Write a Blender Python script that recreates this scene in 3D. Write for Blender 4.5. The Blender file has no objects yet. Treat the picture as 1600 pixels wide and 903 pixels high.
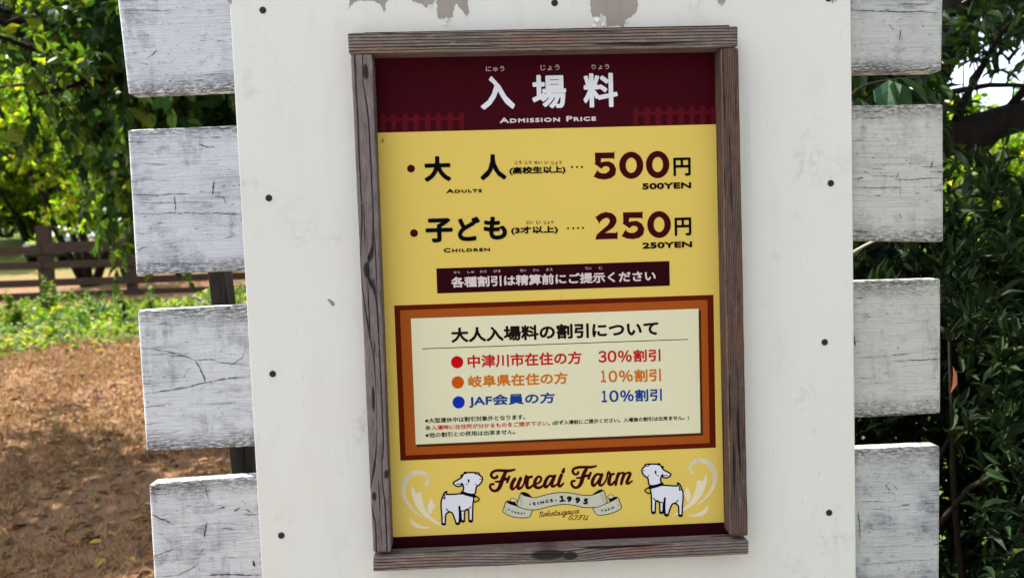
import bpy, bmesh, math, random
import numpy as np
from mathutils import Vector, Matrix
from mathutils.geometry import tessellate_polygon
S = bpy.context.scene
COL = S.collection
rad = math.radians
ZB = 0.95                      # height of the frame's lower edge above the ground
CAM_AT=(0.2196, -1.3036, 0.5729); CAM_YPR=[-2.0881, -3.2312, 2.0163]
TEXTS=[
('title_lettering','入',220.6,820.4,281.6,878.7,1.85,'white',0),
('title_lettering|2','場',313.0,819.8,374.1,879.2,1.85,'white',0),
('title_lettering|3','料',404.9,819.6,467.1,880.2,1.85,'white',0),
('reading_lettering','にゅう',231.8,886.9,264.7,896.4,0.15,'pink',0),
('reading_lettering|2','じょう',329.5,887.1,363.5,896.7,0.15,'pink',0),
('reading_lettering|3','りょう',421.3,886.7,452.7,895.6,0.15,'pink',0),
('english_lettering','Admission Price',253.5,795.8,426.8,805.5,0.62,'pinkw',1),
('adult_lettering','大',115.8,695.5,163.2,740.4,1.9,'black',0),
('adult_lettering','人',215.7,695.5,262.6,741.1,1.9,'black',0),
('adult_lettering','(高校生以上)',267.9,702.9,369.2,717.6,0.7,'black',0),
('adult_lettering','こう',278.0,722.3,290.4,728.2,0.12,'black',0),
('adult_lettering','こう',296.1,721.9,308.0,727.7,0.12,'black',0),
('adult_lettering','せい',312.7,721.4,326.5,727.2,0.12,'black',0),
('adult_lettering','い',332.2,720.9,338.6,726.9,0.12,'black',0),
('adult_lettering','じょう',344.3,720.6,362.6,726.3,0.12,'black',0),
('adult_lettering','Adults',153.7,674.0,217.6,681.5,0.48,'black',1),
('adult_lettering','円',565.6,693.4,597.1,726.3,0.9,'black',0),
('adult_lettering','500YEN',508.0,670.6,597.5,682.0,0.8,'black',0),
('child_lettering','子',114.0,586.7,162.8,629.9,1.9,'black',0),
('child_lettering','ど',171.6,587.3,212.0,630.8,1.9,'black',0),
('child_lettering','も',218.4,588.2,260.5,629.8,1.9,'black',0),
('child_lettering','(3才以上)',267.9,595.7,352.6,610.7,0.7,'black',0),
('child_lettering','さい',295.4,614.7,307.8,620.8,0.12,'black',0),
('child_lettering','い',313.8,614.2,321.5,620.4,0.12,'black',0),
('child_lettering','じょう',327.5,613.8,344.6,619.7,0.12,'black',0),
('child_lettering','Children',145.0,568.1,228.5,575.8,0.48,'black',1),
('child_lettering','円',565.9,585.3,596.4,618.1,0.9,'black',0),
('child_lettering','250YEN',506.1,563.7,597.3,574.9,0.8,'black',0),
('notice_lettering','各種割引は精算前にご提示ください',156.7,504.3,529.3,523.8,0.7,'pinkw',0),
('notice_lettering','かく',161.8,529.4,173.2,534.2,0.1,'pink',0),
('notice_lettering','しゅ',186.6,529.4,198.6,534.2,0.1,'pink',0),
('notice_lettering','わり',209.2,529.4,221.2,534.1,0.1,'pink',0),
('notice_lettering','びき',233.7,529.3,246.6,534.1,0.1,'pink',0),
('notice_lettering','せい',281.3,529.2,293.4,534.0,0.1,'pink',0),
('notice_lettering','さん',305.4,529.2,316.9,534.0,0.1,'pink',0),
('notice_lettering','まえ',329.3,529.2,341.7,534.0,0.1,'pink',0),
('notice_lettering','てい',399.9,529.0,412.0,533.8,0.1,'pink',0),
('notice_lettering','じ',425.6,529.0,431.5,533.8,0.1,'pink',0),
('discount_title','大人入場料の割引について',153.1,404.2,532.3,431.9,1.15,'ink',0),
('discount_lettering','中津川市在住の方',181.3,357.0,389.4,381.0,0.72,'red',0),
('discount_lettering','３',420.4,358.1,435.7,380.1,0.75,'red',0),
('discount_lettering','０',437.2,357.9,454.0,380.0,0.75,'red',0),
('discount_lettering','％',456.5,357.7,482.2,379.3,0.75,'red',0),
('discount_lettering','割引',485.1,356.8,535.2,379.8,0.7,'red',0),
('discount_lettering','岐阜県在住の方',181.3,321.5,363.1,343.5,0.72,'orange',0),
('discount_lettering','１',424.0,321.7,433.9,343.6,0.75,'orange',0),
('discount_lettering','０',438.2,321.2,454.6,343.1,0.75,'orange',0),
('discount_lettering','％',457.4,321.4,483.4,342.6,0.75,'orange',0),
('discount_lettering','割引',486.1,319.9,535.3,343.4,0.7,'orange',0),
('discount_lettering','JAF会員の方',181.2,283.9,338.6,307.2,0.72,'blue',0),
('discount_lettering','１',424.8,284.8,434.8,306.7,0.75,'blue',0),
('discount_lettering','０',438.8,284.5,456.1,306.5,0.75,'blue',0),
('discount_lettering','％',459.0,284.7,484.0,305.7,0.75,'blue',0),
('discount_lettering','割引',486.5,283.6,536.3,306.5,0.7,'blue',0),
('small_print','※大型連休中は割引対象外となります。',100.2,258.9,283.3,268.3,0.22,'black',0),
('small_print','※',100.2,245.9,109.9,254.8,0.04,'black',0),
('small_print','入場時に在住所が分かるものをご提示下さい。',111.4,245.9,328.3,254.6,0.22,'red',0),
('small_print','(必ず入場前にご提示ください。入場後の割引は出来ません。)',332.7,245.1,586.1,254.6,0.22,'black',0),
('small_print','※他の割引との併用は出来ません。',99.9,232.1,264.3,241.4,0.22,'black',0),
]
POLYS=[
('header_panel',1,'maroon',[(20,960),(672,960),(672,784.5),(20,784.5)]),
('footer_strip',1,'darkmaroon',[(20,50.1),(672,50.1),(672,5),(20,5)]),
('picket_print',2,'fencered',[(41.7,814.9),(46.5,818.3),(51.0,814.7),(49.9,786.3),(40.5,786.6)]),
('picket_print',2,'fencered',[(60.5,814.7),(65.4,818.1),(69.9,814.5),(68.8,786.3),(59.4,786.5)]),
('picket_print',2,'fencered',[(80.7,814.5),(85.5,817.9),(90.1,814.3),(89.0,786.2),(79.6,786.4)]),
('picket_print',2,'fencered',[(100.6,814.3),(105.4,817.7),(110.0,814.1),(108.9,786.1),(99.5,786.4)]),
('picket_print',2,'fencered',[(120.9,814.1),(125.7,817.5),(130.3,813.9),(129.3,786.1),(119.9,786.3)]),
('picket_print',2,'fencered',[(140.4,813.9),(145.3,817.4),(149.8,813.7),(148.8,786.0),(139.4,786.2)]),
('picket_print',2,'fencered',[(161.1,813.7),(165.9,817.1),(170.5,813.5),(169.5,785.9),(160.1,786.1)]),
('picket_print',2,'fencered',[(181.1,813.5),(185.9,816.9),(190.5,813.3),(189.6,785.8),(180.1,786.1)]),
('picket_print|2',2,'fencered',[(494.5,815.4),(499.4,818.9),(504.1,815.2),(503.5,786.2),(493.9,786.4)]),
('picket_print|2',2,'fencered',[(514.9,815.4),(519.7,818.8),(524.5,815.1),(523.9,786.1),(514.3,786.4)]),
('picket_print|2',2,'fencered',[(535.2,815.3),(540.1,818.8),(544.9,815.1),(544.3,786.1),(534.7,786.3)]),
('picket_print|2',2,'fencered',[(556.4,815.2),(561.3,818.7),(566.0,815.0),(565.5,786.0),(555.8,786.2)]),
('picket_print|2',2,'fencered',[(576.8,815.2),(581.7,818.6),(586.4,815.0),(585.9,785.9),(576.3,786.1)]),
('picket_print|2',2,'fencered',[(596.5,815.1),(601.4,818.6),(606.2,814.9),(605.7,785.8),(596.0,786.1)]),
('picket_print|2',2,'fencered',[(616.3,815.1),(621.1,818.6),(625.9,814.9),(625.4,785.8),(615.8,786.0)]),
('picket_print|2',2,'fencered',[(636.0,815.1),(640.9,818.5),(645.7,814.8),(645.2,785.7),(635.6,786.0)]),
('picket_print',2.4,'fencered',[(40.5,810.0),(189.9,808.8),(189.7,803.1),(40.3,804.4)]),
('picket_print|2',2.4,'fencered',[(494.8,810.0),(646.6,809.2),(646.5,803.5),(494.7,804.3)]),
('notice_panel',1,'darkmaroon',[(130.8,540.0),(555.2,540.0),(555.2,494.8),(130.8,494.8)]),
('discount_border',1,'redbrown',[(52.6,475.6),(635.5,475.6),(635.5,191.7),(52.6,191.7)]),
('discount_border',2,'orangebrown',[(62.6,466.6),(624.0,466.6),(624.0,201.0),(62.6,201.0)]),
('discount_border',3,'deepbrown',[(83.6,447.6),(611.7,447.6),(611.7,215.6),(83.6,215.6)]),
('discount_panel',4,'cream',[(81.6,451.1),(607.2,451.1),(607.2,220.6),(81.6,220.6)]),
('discount_title',5,'ink',[(100.1,396.1),(586.5,396.1),(586.5,394.7),(100.1,394.7)]),
('adult_lettering',2,'maroonink',[(99.1,719.4),(98.8,717.6),(98.1,716.0),(96.9,714.6),(95.4,713.5),(93.7,712.9),(91.9,712.7),(90.1,713.0),(88.5,713.7),(87.1,714.8),(86.0,716.3),(85.4,718.0),(85.2,719.8),(85.5,721.6),(86.3,723.2),(87.5,724.6),(88.9,725.7),(90.6,726.3),(92.5,726.5),(94.2,726.3),(95.9,725.5),(97.3,724.4),(98.3,722.9),(99.0,721.2)]),
('child_lettering',2,'maroonink',[(100.2,604.4),(99.9,602.6),(99.1,600.9),(98.0,599.5),(96.5,598.5),(94.7,597.8),(92.9,597.6),(91.1,597.9),(89.5,598.7),(88.1,599.8),(87.0,601.3),(86.4,603.0),(86.2,604.8),(86.5,606.6),(87.3,608.3),(88.4,609.7),(89.9,610.8),(91.6,611.4),(93.5,611.6),(95.3,611.3),(96.9,610.6),(98.3,609.4),(99.4,607.9),(100.0,606.2)]),
('adult_lettering',2,'black',[(383.2,714.6),(382.8,713.5),(381.8,712.8),(380.6,712.8),(379.6,713.6),(379.3,714.7),(379.7,715.8),(380.7,716.5),(381.9,716.5),(382.9,715.8)]),
('adult_lettering',2,'black',[(392.2,714.4),(391.8,713.2),(390.8,712.5),(389.6,712.6),(388.6,713.3),(388.3,714.5),(388.7,715.6),(389.7,716.3),(390.9,716.3),(391.9,715.5)]),
('adult_lettering',2,'black',[(401.1,714.1),(400.7,713.0),(399.7,712.3),(398.5,712.3),(397.5,713.1),(397.2,714.2),(397.6,715.4),(398.6,716.1),(399.8,716.0),(400.8,715.3)]),
('child_lettering',2,'black',[(373.1,604.9),(372.7,603.7),(371.7,603.1),(370.5,603.1),(369.5,603.8),(369.2,605.0),(369.6,606.1),(370.6,606.8),(371.8,606.8),(372.8,606.0)]),
('child_lettering',2,'black',[(382.6,604.9),(382.2,603.7),(381.2,603.1),(379.9,603.1),(379.0,603.8),(378.6,605.0),(379.0,606.1),(380.0,606.8),(381.3,606.8),(382.2,606.0)]),
('child_lettering',2,'black',[(391.5,604.9),(391.1,603.8),(390.1,603.1),(388.9,603.1),(387.9,603.8),(387.5,605.0),(387.9,606.2),(388.9,606.8),(390.2,606.8),(391.1,606.1)]),
('child_lettering',2,'black',[(400.2,604.9),(399.8,603.8),(398.8,603.1),(397.6,603.1),(396.6,603.9),(396.3,605.0),(396.7,606.2),(397.7,606.9),(398.9,606.8),(399.9,606.1)]),
('discount_lettering',5,'red2',[(173.5,368.4),(173.0,365.5),(171.8,362.8),(169.9,360.5),(167.5,358.8),(164.8,357.8),(161.9,357.5),(159.0,358.0),(156.4,359.2),(154.1,361.1),(152.4,363.5),(151.4,366.3),(151.1,369.2),(151.6,372.1),(152.8,374.8),(154.7,377.0),(157.1,378.7),(159.8,379.8),(162.7,380.0),(165.6,379.5),(168.2,378.3),(170.5,376.4),(172.2,374.1),(173.2,371.3)]),
('discount_lettering',5,'orange2',[(173.5,331.3),(173.0,328.4),(171.8,325.7),(169.9,323.4),(167.5,321.7),(164.8,320.7),(161.9,320.4),(159.0,320.9),(156.4,322.2),(154.1,324.0),(152.4,326.4),(151.4,329.2),(151.1,332.2),(151.6,335.1),(152.8,337.7),(154.7,340.0),(157.0,341.7),(159.8,342.7),(162.7,343.0),(165.6,342.5),(168.2,341.3),(170.5,339.4),(172.2,337.0),(173.2,334.2)]),
('discount_lettering',5,'blue2',[(173.7,294.6),(173.2,291.7),(172.0,289.0),(170.2,286.7),(167.8,285.0),(165.0,284.0),(162.1,283.7),(159.2,284.2),(156.6,285.4),(154.3,287.3),(152.6,289.7),(151.6,292.5),(151.3,295.5),(151.8,298.4),(153.0,301.1),(154.9,303.3),(157.3,305.1),(160.0,306.1),(162.9,306.4),(165.8,305.9),(168.5,304.6),(170.7,302.7),(172.4,300.3),(173.4,297.5)]),
('adult_lettering',2,'maroonink',[(422.0,739.1),(456.4,738.8),(458.9,741.0),(458.6,726.6),(456.2,728.2),(434.4,728.7),(433.7,721.3),(439.0,722.8),(448.5,723.1),(456.9,718.2),(461.4,708.8),(459.3,698.6),(451.6,692.8),(440.1,690.7),(428.8,692.3),(422.3,695.4),(419.5,695.9),(427.7,708.7),(429.1,705.0),(434.7,702.0),(442.3,701.8),(448.1,705.4),(449.7,710.0),(446.4,713.9),(439.8,714.6),(435.0,710.8),(434.0,710.4),(421.6,719.7),(423.5,721.0),(423.3,738.3)]),
('child_lettering',2,'maroonink',[(421.5,623.6),(431.1,629.9),(440.7,632.4),(452.0,629.8),(458.5,623.4),(460.0,616.8),(458.2,610.3),(453.3,603.8),(443.6,597.5),(437.9,594.8),(457.8,594.2),(461.3,597.0),(460.9,581.5),(458.5,583.3),(420.8,583.1),(420.9,585.9),(423.5,592.4),(432.3,599.7),(443.9,608.8),(447.8,615.3),(446.1,620.0),(441.4,622.1),(434.6,619.4),(429.8,614.9),(428.7,611.1)]),
('child_lettering',2,'maroonink',[(470.6,630.8),(505.3,630.4),(507.8,632.5),(507.5,618.0),(505.0,619.6),(483.1,620.3),(482.4,612.7),(487.8,614.3),(497.3,614.6),(505.8,609.6),(510.4,600.0),(508.2,589.7),(500.5,583.9),(489.0,581.8),(477.6,583.4),(471.0,586.7),(468.1,587.1),(476.4,600.1),(477.9,596.3),(483.5,593.3),(491.1,593.1),(496.9,596.7),(498.6,601.3),(495.2,605.2),(488.5,606.0),(483.7,602.1),(482.7,601.8),(470.2,611.2),(472.1,612.5),(471.9,630.0)]),
('goat_print',2,'white2',[(124.3,114.2),(127.7,122.7),(131.3,129.4),(135.1,130.7),(134.2,125.9),(148.1,125.3),(163.3,125.5),(183.5,121.1),(182.3,107.3),(181.2,93.6),(179.9,74.2),(174.1,74.5),(173.8,94.2),(166.9,93.3),(165.0,74.9),(159.9,75.1),(159.1,92.5),(155.0,70.5),(150.4,70.7),(146.6,83.0),(142.6,91.5),(136.7,92.1),(131.5,87.1),(130.1,70.8),(124.8,71.0),(124.4,87.4),(123.6,103.0)]),
('goat_print',3.4,'white2',[(163.4,128.0),(166.2,135.7),(164.0,144.0),(161.3,140.2),(153.7,140.0),(148.2,144.7),(148.4,147.6),(155.8,151.6),(162.7,155.6),(168.0,163.2),(178.2,164.4),(188.3,163.7),(195.0,162.5),(195.8,159.4),(200.9,154.0),(199.6,146.3),(194.3,140.5),(189.1,136.4),(185.3,123.6)]),
('goat_print',4.6,'gold',[(184.3,119.4),(190.2,118.7),(194.3,113.4),(186.5,108.9),(183.6,114.2)]),
('goat_print|2',2,'white2',[(572.4,110.6),(569.4,119.4),(566.1,126.6),(562.3,128.1),(562.9,123.2),(548.7,123.8),(533.2,125.4),(512.4,122.8),(512.8,108.8),(513.3,94.9),(513.5,75.3),(519.4,75.0),(520.9,94.9),(527.7,93.3),(528.7,74.6),(533.9,74.4),(535.7,91.8),(538.7,69.3),(543.4,69.0),(547.9,81.1),(552.4,89.3),(558.5,89.4),(563.6,83.9),(564.1,67.2),(569.5,67.0),(570.8,83.6),(572.5,99.2)]),
('goat_print|2',3.4,'white2',[(533.3,128.0),(530.8,135.9),(533.6,144.1),(536.1,140.0),(543.8,139.2),(549.6,143.5),(549.7,146.4),(542.3,151.1),(535.5,155.7),(530.5,163.7),(520.2,165.9),(509.9,166.0),(503.0,165.4),(502.1,162.3),(496.6,157.4),(497.5,149.5),(502.5,143.2),(507.6,138.6),(510.8,125.5)]),
('goat_print|2',4.6,'gold',[(511.5,121.1),(505.5,121.0),(501.1,116.0),(508.7,110.7),(512.0,115.8)]),
('scroll_print',1,'tan',[(71.2,146.7),(78.2,130.9),(88.4,132.2),(89.5,118.3),(94.7,99.1),(106.0,83.1),(122.4,70.2),(144.1,60.6),(112.3,71.6),(89.3,89.0),(76.5,108.6),(70.5,127.8)]),
('scroll_print',1,'tan',[(106.5,120.2),(109.5,110.6),(113.5,105.2),(108.2,98.5),(103.7,89.2),(98.9,97.2),(99.3,107.6)]),
('scroll_print',1,'tan',[(65.6,86.6),(75.3,75.8),(88.5,68.3),(105.3,65.0),(91.7,63.0),(76.6,65.4),(68.4,72.7)]),
('scroll_print|2',1,'tan',[(617.8,145.6),(609.8,130.2),(599.4,132.4),(597.4,118.6),(591.1,99.6),(578.6,84.4),(561.1,73.0),(548.8,64.8),(571.5,73.4),(596.1,88.9),(610.3,107.5),(617.5,126.4)]),
('scroll_print|2',1,'tan',[(580.2,121.9),(576.5,112.5),(572.1,107.4),(577.2,100.2),(581.4,90.4),(586.7,98.1),(586.9,108.5)]),
('scroll_print|2',1,'tan',[(620.3,84.3),(609.7,74.3),(595.7,67.9),(578.3,66.1),(592.2,62.8),(607.8,63.9),(616.6,70.5)]),
('ribbon_print',2,'ribbon',[(252.3,113.1),(257.6,113.3),(263.2,109.7),(261.8,106.0),(252.5,106.9)]),
('ribbon_print',2,'ribbon',[(430.5,108.4),(434.7,111.5),(441.3,111.2),(442.0,106.2),(437.0,104.3)]),
('ribbon_print',3,'ribbon',[(242.8,107.3),(249.2,103.3),(261.2,98.6),(275.7,92.6),(290.3,89.5),(288.4,82.1),(285.8,77.2),(280.9,75.6),(260.5,76.7),(247.7,81.4),(238.9,86.8),(236.6,91.0),(239.2,97.5)]),
('ribbon_print',3,'ribbon',[(403.0,88.8),(408.8,89.4),(417.0,91.1),(427.8,95.2),(436.9,98.5),(446.0,103.1),(451.0,105.0),(454.1,96.5),(456.8,88.9),(454.6,84.0),(445.5,79.4),(433.1,75.8),(418.2,74.0),(410.9,75.6),(406.9,80.3)]),
('ribbon_print',3.8,'black',[(243.6,108.9),(247.7,109.6),(253.3,106.7),(259.0,106.2),(262.9,100.6),(261.2,98.6),(252.4,102.3),(248.4,104.4)]),
('ribbon_print',3.8,'black',[(431.3,105.0),(434.5,103.6),(439.5,104.6),(444.5,107.7),(449.4,107.5),(450.6,105.0),(444.3,101.5),(436.0,97.7),(434.5,100.7)]),
('ribbon_print',4,'ribbon',[(270.9,122.6),(276.4,117.4),(287.7,114.0),(292.6,112.7),(299.1,112.7),(308.1,114.8),(320.4,117.5),(336.8,119.7),(351.5,119.6),(365.3,118.0),(376.6,114.9),(388.0,112.9),(401.9,112.5),(411.0,115.0),(421.0,118.7),(424.3,120.3),(428.1,107.6),(430.3,99.2),(427.8,95.6),(417.0,91.1),(408.8,89.4),(389.1,89.8),(380.1,91.9),(361.4,96.5),(345.1,97.8),(342.7,97.5),(328.0,95.6),(311.5,92.2),(299.2,89.9),(288.6,89.9),(275.7,92.6),(263.7,98.9),(265.6,108.8),(269.1,118.5)]),
('ribbon_print',4.8,'black',[(270.9,123.4),(276.6,124.2),(284.7,120.7),(292.6,112.7),(287.7,114.0),(276.4,117.4)]),
('ribbon_print',4.8,'black',[(401.9,112.5),(408.6,117.6),(415.3,121.5),(420.2,122.8),(423.4,120.3),(416.0,117.1),(409.4,113.9)]),
('ribbon_lettering|3',6,'black',[(288.9,100.7),(288.5,99.8),(287.8,99.3),(286.8,99.3),(286.1,99.9),(285.8,100.8),(286.1,101.7),(286.9,102.3),(287.8,102.2),(288.6,101.6)]),
('ribbon_lettering|3',6,'black',[(336.4,105.8),(336.1,105.0),(335.3,104.5),(334.5,104.5),(333.8,105.1),(333.5,105.9),(333.8,106.8),(334.5,107.3),(335.4,107.2),(336.1,106.7)]),
]
RINGS=[
('adult_lettering',2,'maroonink',[(510.8,714.4),(510.3,709.6),(509.0,705.1),(506.9,701.0),(504.0,697.4),(500.6,694.4),(496.8,692.3),(492.6,691.0),(488.3,690.6),(484.0,691.2),(479.9,692.7),(476.2,695.1),(472.9,698.2),(470.3,702.0),(468.3,706.2),(467.2,710.8),(466.9,715.5),(467.4,720.3),(468.8,724.8),(470.9,728.9),(473.7,732.5),(477.1,735.5),(480.9,737.6),(485.1,738.9),(489.4,739.2),(493.7,738.7),(497.7,737.2),(501.5,734.8),(504.8,731.7),(507.4,728.0),(509.4,723.7),(510.5,719.1)],[(498.8,714.7),(498.6,712.1),(497.9,709.5),(497.0,707.2),(495.7,705.2),(494.1,703.5),(492.4,702.3),(490.5,701.6),(488.5,701.4),(486.6,701.7),(484.8,702.5),(483.1,703.8),(481.6,705.6),(480.4,707.7),(479.5,710.0),(479.0,712.6),(478.9,715.2),(479.1,717.9),(479.8,720.4),(480.7,722.7),(482.0,724.7),(483.6,726.4),(485.3,727.6),(487.2,728.3),(489.1,728.5),(491.1,728.2),(492.9,727.4),(494.6,726.1),(496.1,724.4),(497.3,722.3),(498.2,719.9),(498.7,717.3)]),
('adult_lettering',2,'maroonink',[(558.4,714.4),(557.9,709.6),(556.6,705.1),(554.5,700.9),(551.8,697.2),(548.5,694.3),(544.7,692.1),(540.7,690.8),(536.5,690.5),(532.3,691.0),(528.3,692.6),(524.7,694.9),(521.5,698.1),(518.9,701.8),(517.1,706.1),(515.9,710.8),(515.6,715.6),(516.1,720.3),(517.4,724.9),(519.5,729.1),(522.2,732.7),(525.5,735.7),(529.3,737.8),(533.3,739.1),(537.5,739.5),(541.6,738.9),(545.6,737.4),(549.3,735.0),(552.5,731.9),(555.0,728.1),(556.9,723.8),(558.1,719.2)],[(546.8,714.7),(546.5,712.1),(545.9,709.6),(545.0,707.2),(543.7,705.2),(542.2,703.6),(540.5,702.4),(538.6,701.6),(536.7,701.4),(534.8,701.7),(533.0,702.6),(531.3,703.9),(529.9,705.6),(528.7,707.7),(527.8,710.0),(527.3,712.6),(527.2,715.3),(527.4,717.9),(528.1,720.4),(529.0,722.7),(530.3,724.8),(531.8,726.4),(533.5,727.6),(535.3,728.3),(537.3,728.5),(539.2,728.2),(541.0,727.4),(542.7,726.1),(544.1,724.4),(545.3,722.3),(546.1,719.9),(546.6,717.4)]),
('child_lettering',2,'maroonink',[(559.2,606.1),(558.7,601.4),(557.4,596.9),(555.3,592.7),(552.5,589.1),(549.2,586.1),(545.4,584.0),(541.3,582.7),(537.0,582.4),(532.8,583.0),(528.8,584.5),(525.1,586.9),(521.8,590.0),(519.2,593.8),(517.3,598.1),(516.2,602.7),(515.8,607.4),(516.4,612.2),(517.7,616.7),(519.8,620.8),(522.5,624.4),(525.9,627.4),(529.7,629.5),(533.8,630.8),(538.0,631.1),(542.2,630.5),(546.2,629.0),(549.9,626.7),(553.2,623.5),(555.8,619.8),(557.7,615.5),(558.9,610.9)],[(547.3,606.5),(547.1,603.8),(546.5,601.3),(545.5,598.9),(544.3,596.9),(542.7,595.2),(541.0,594.0),(539.2,593.3),(537.2,593.1),(535.3,593.4),(533.5,594.2),(531.8,595.6),(530.4,597.3),(529.2,599.4),(528.3,601.8),(527.8,604.4),(527.7,607.1),(527.9,609.7),(528.5,612.3),(529.5,614.6),(530.7,616.7),(532.3,618.3),(534.0,619.5),(535.9,620.3),(537.8,620.5),(539.7,620.1),(541.5,619.3),(543.2,618.0),(544.7,616.2),(545.8,614.1),(546.7,611.7),(547.2,609.2)]),
]
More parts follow.
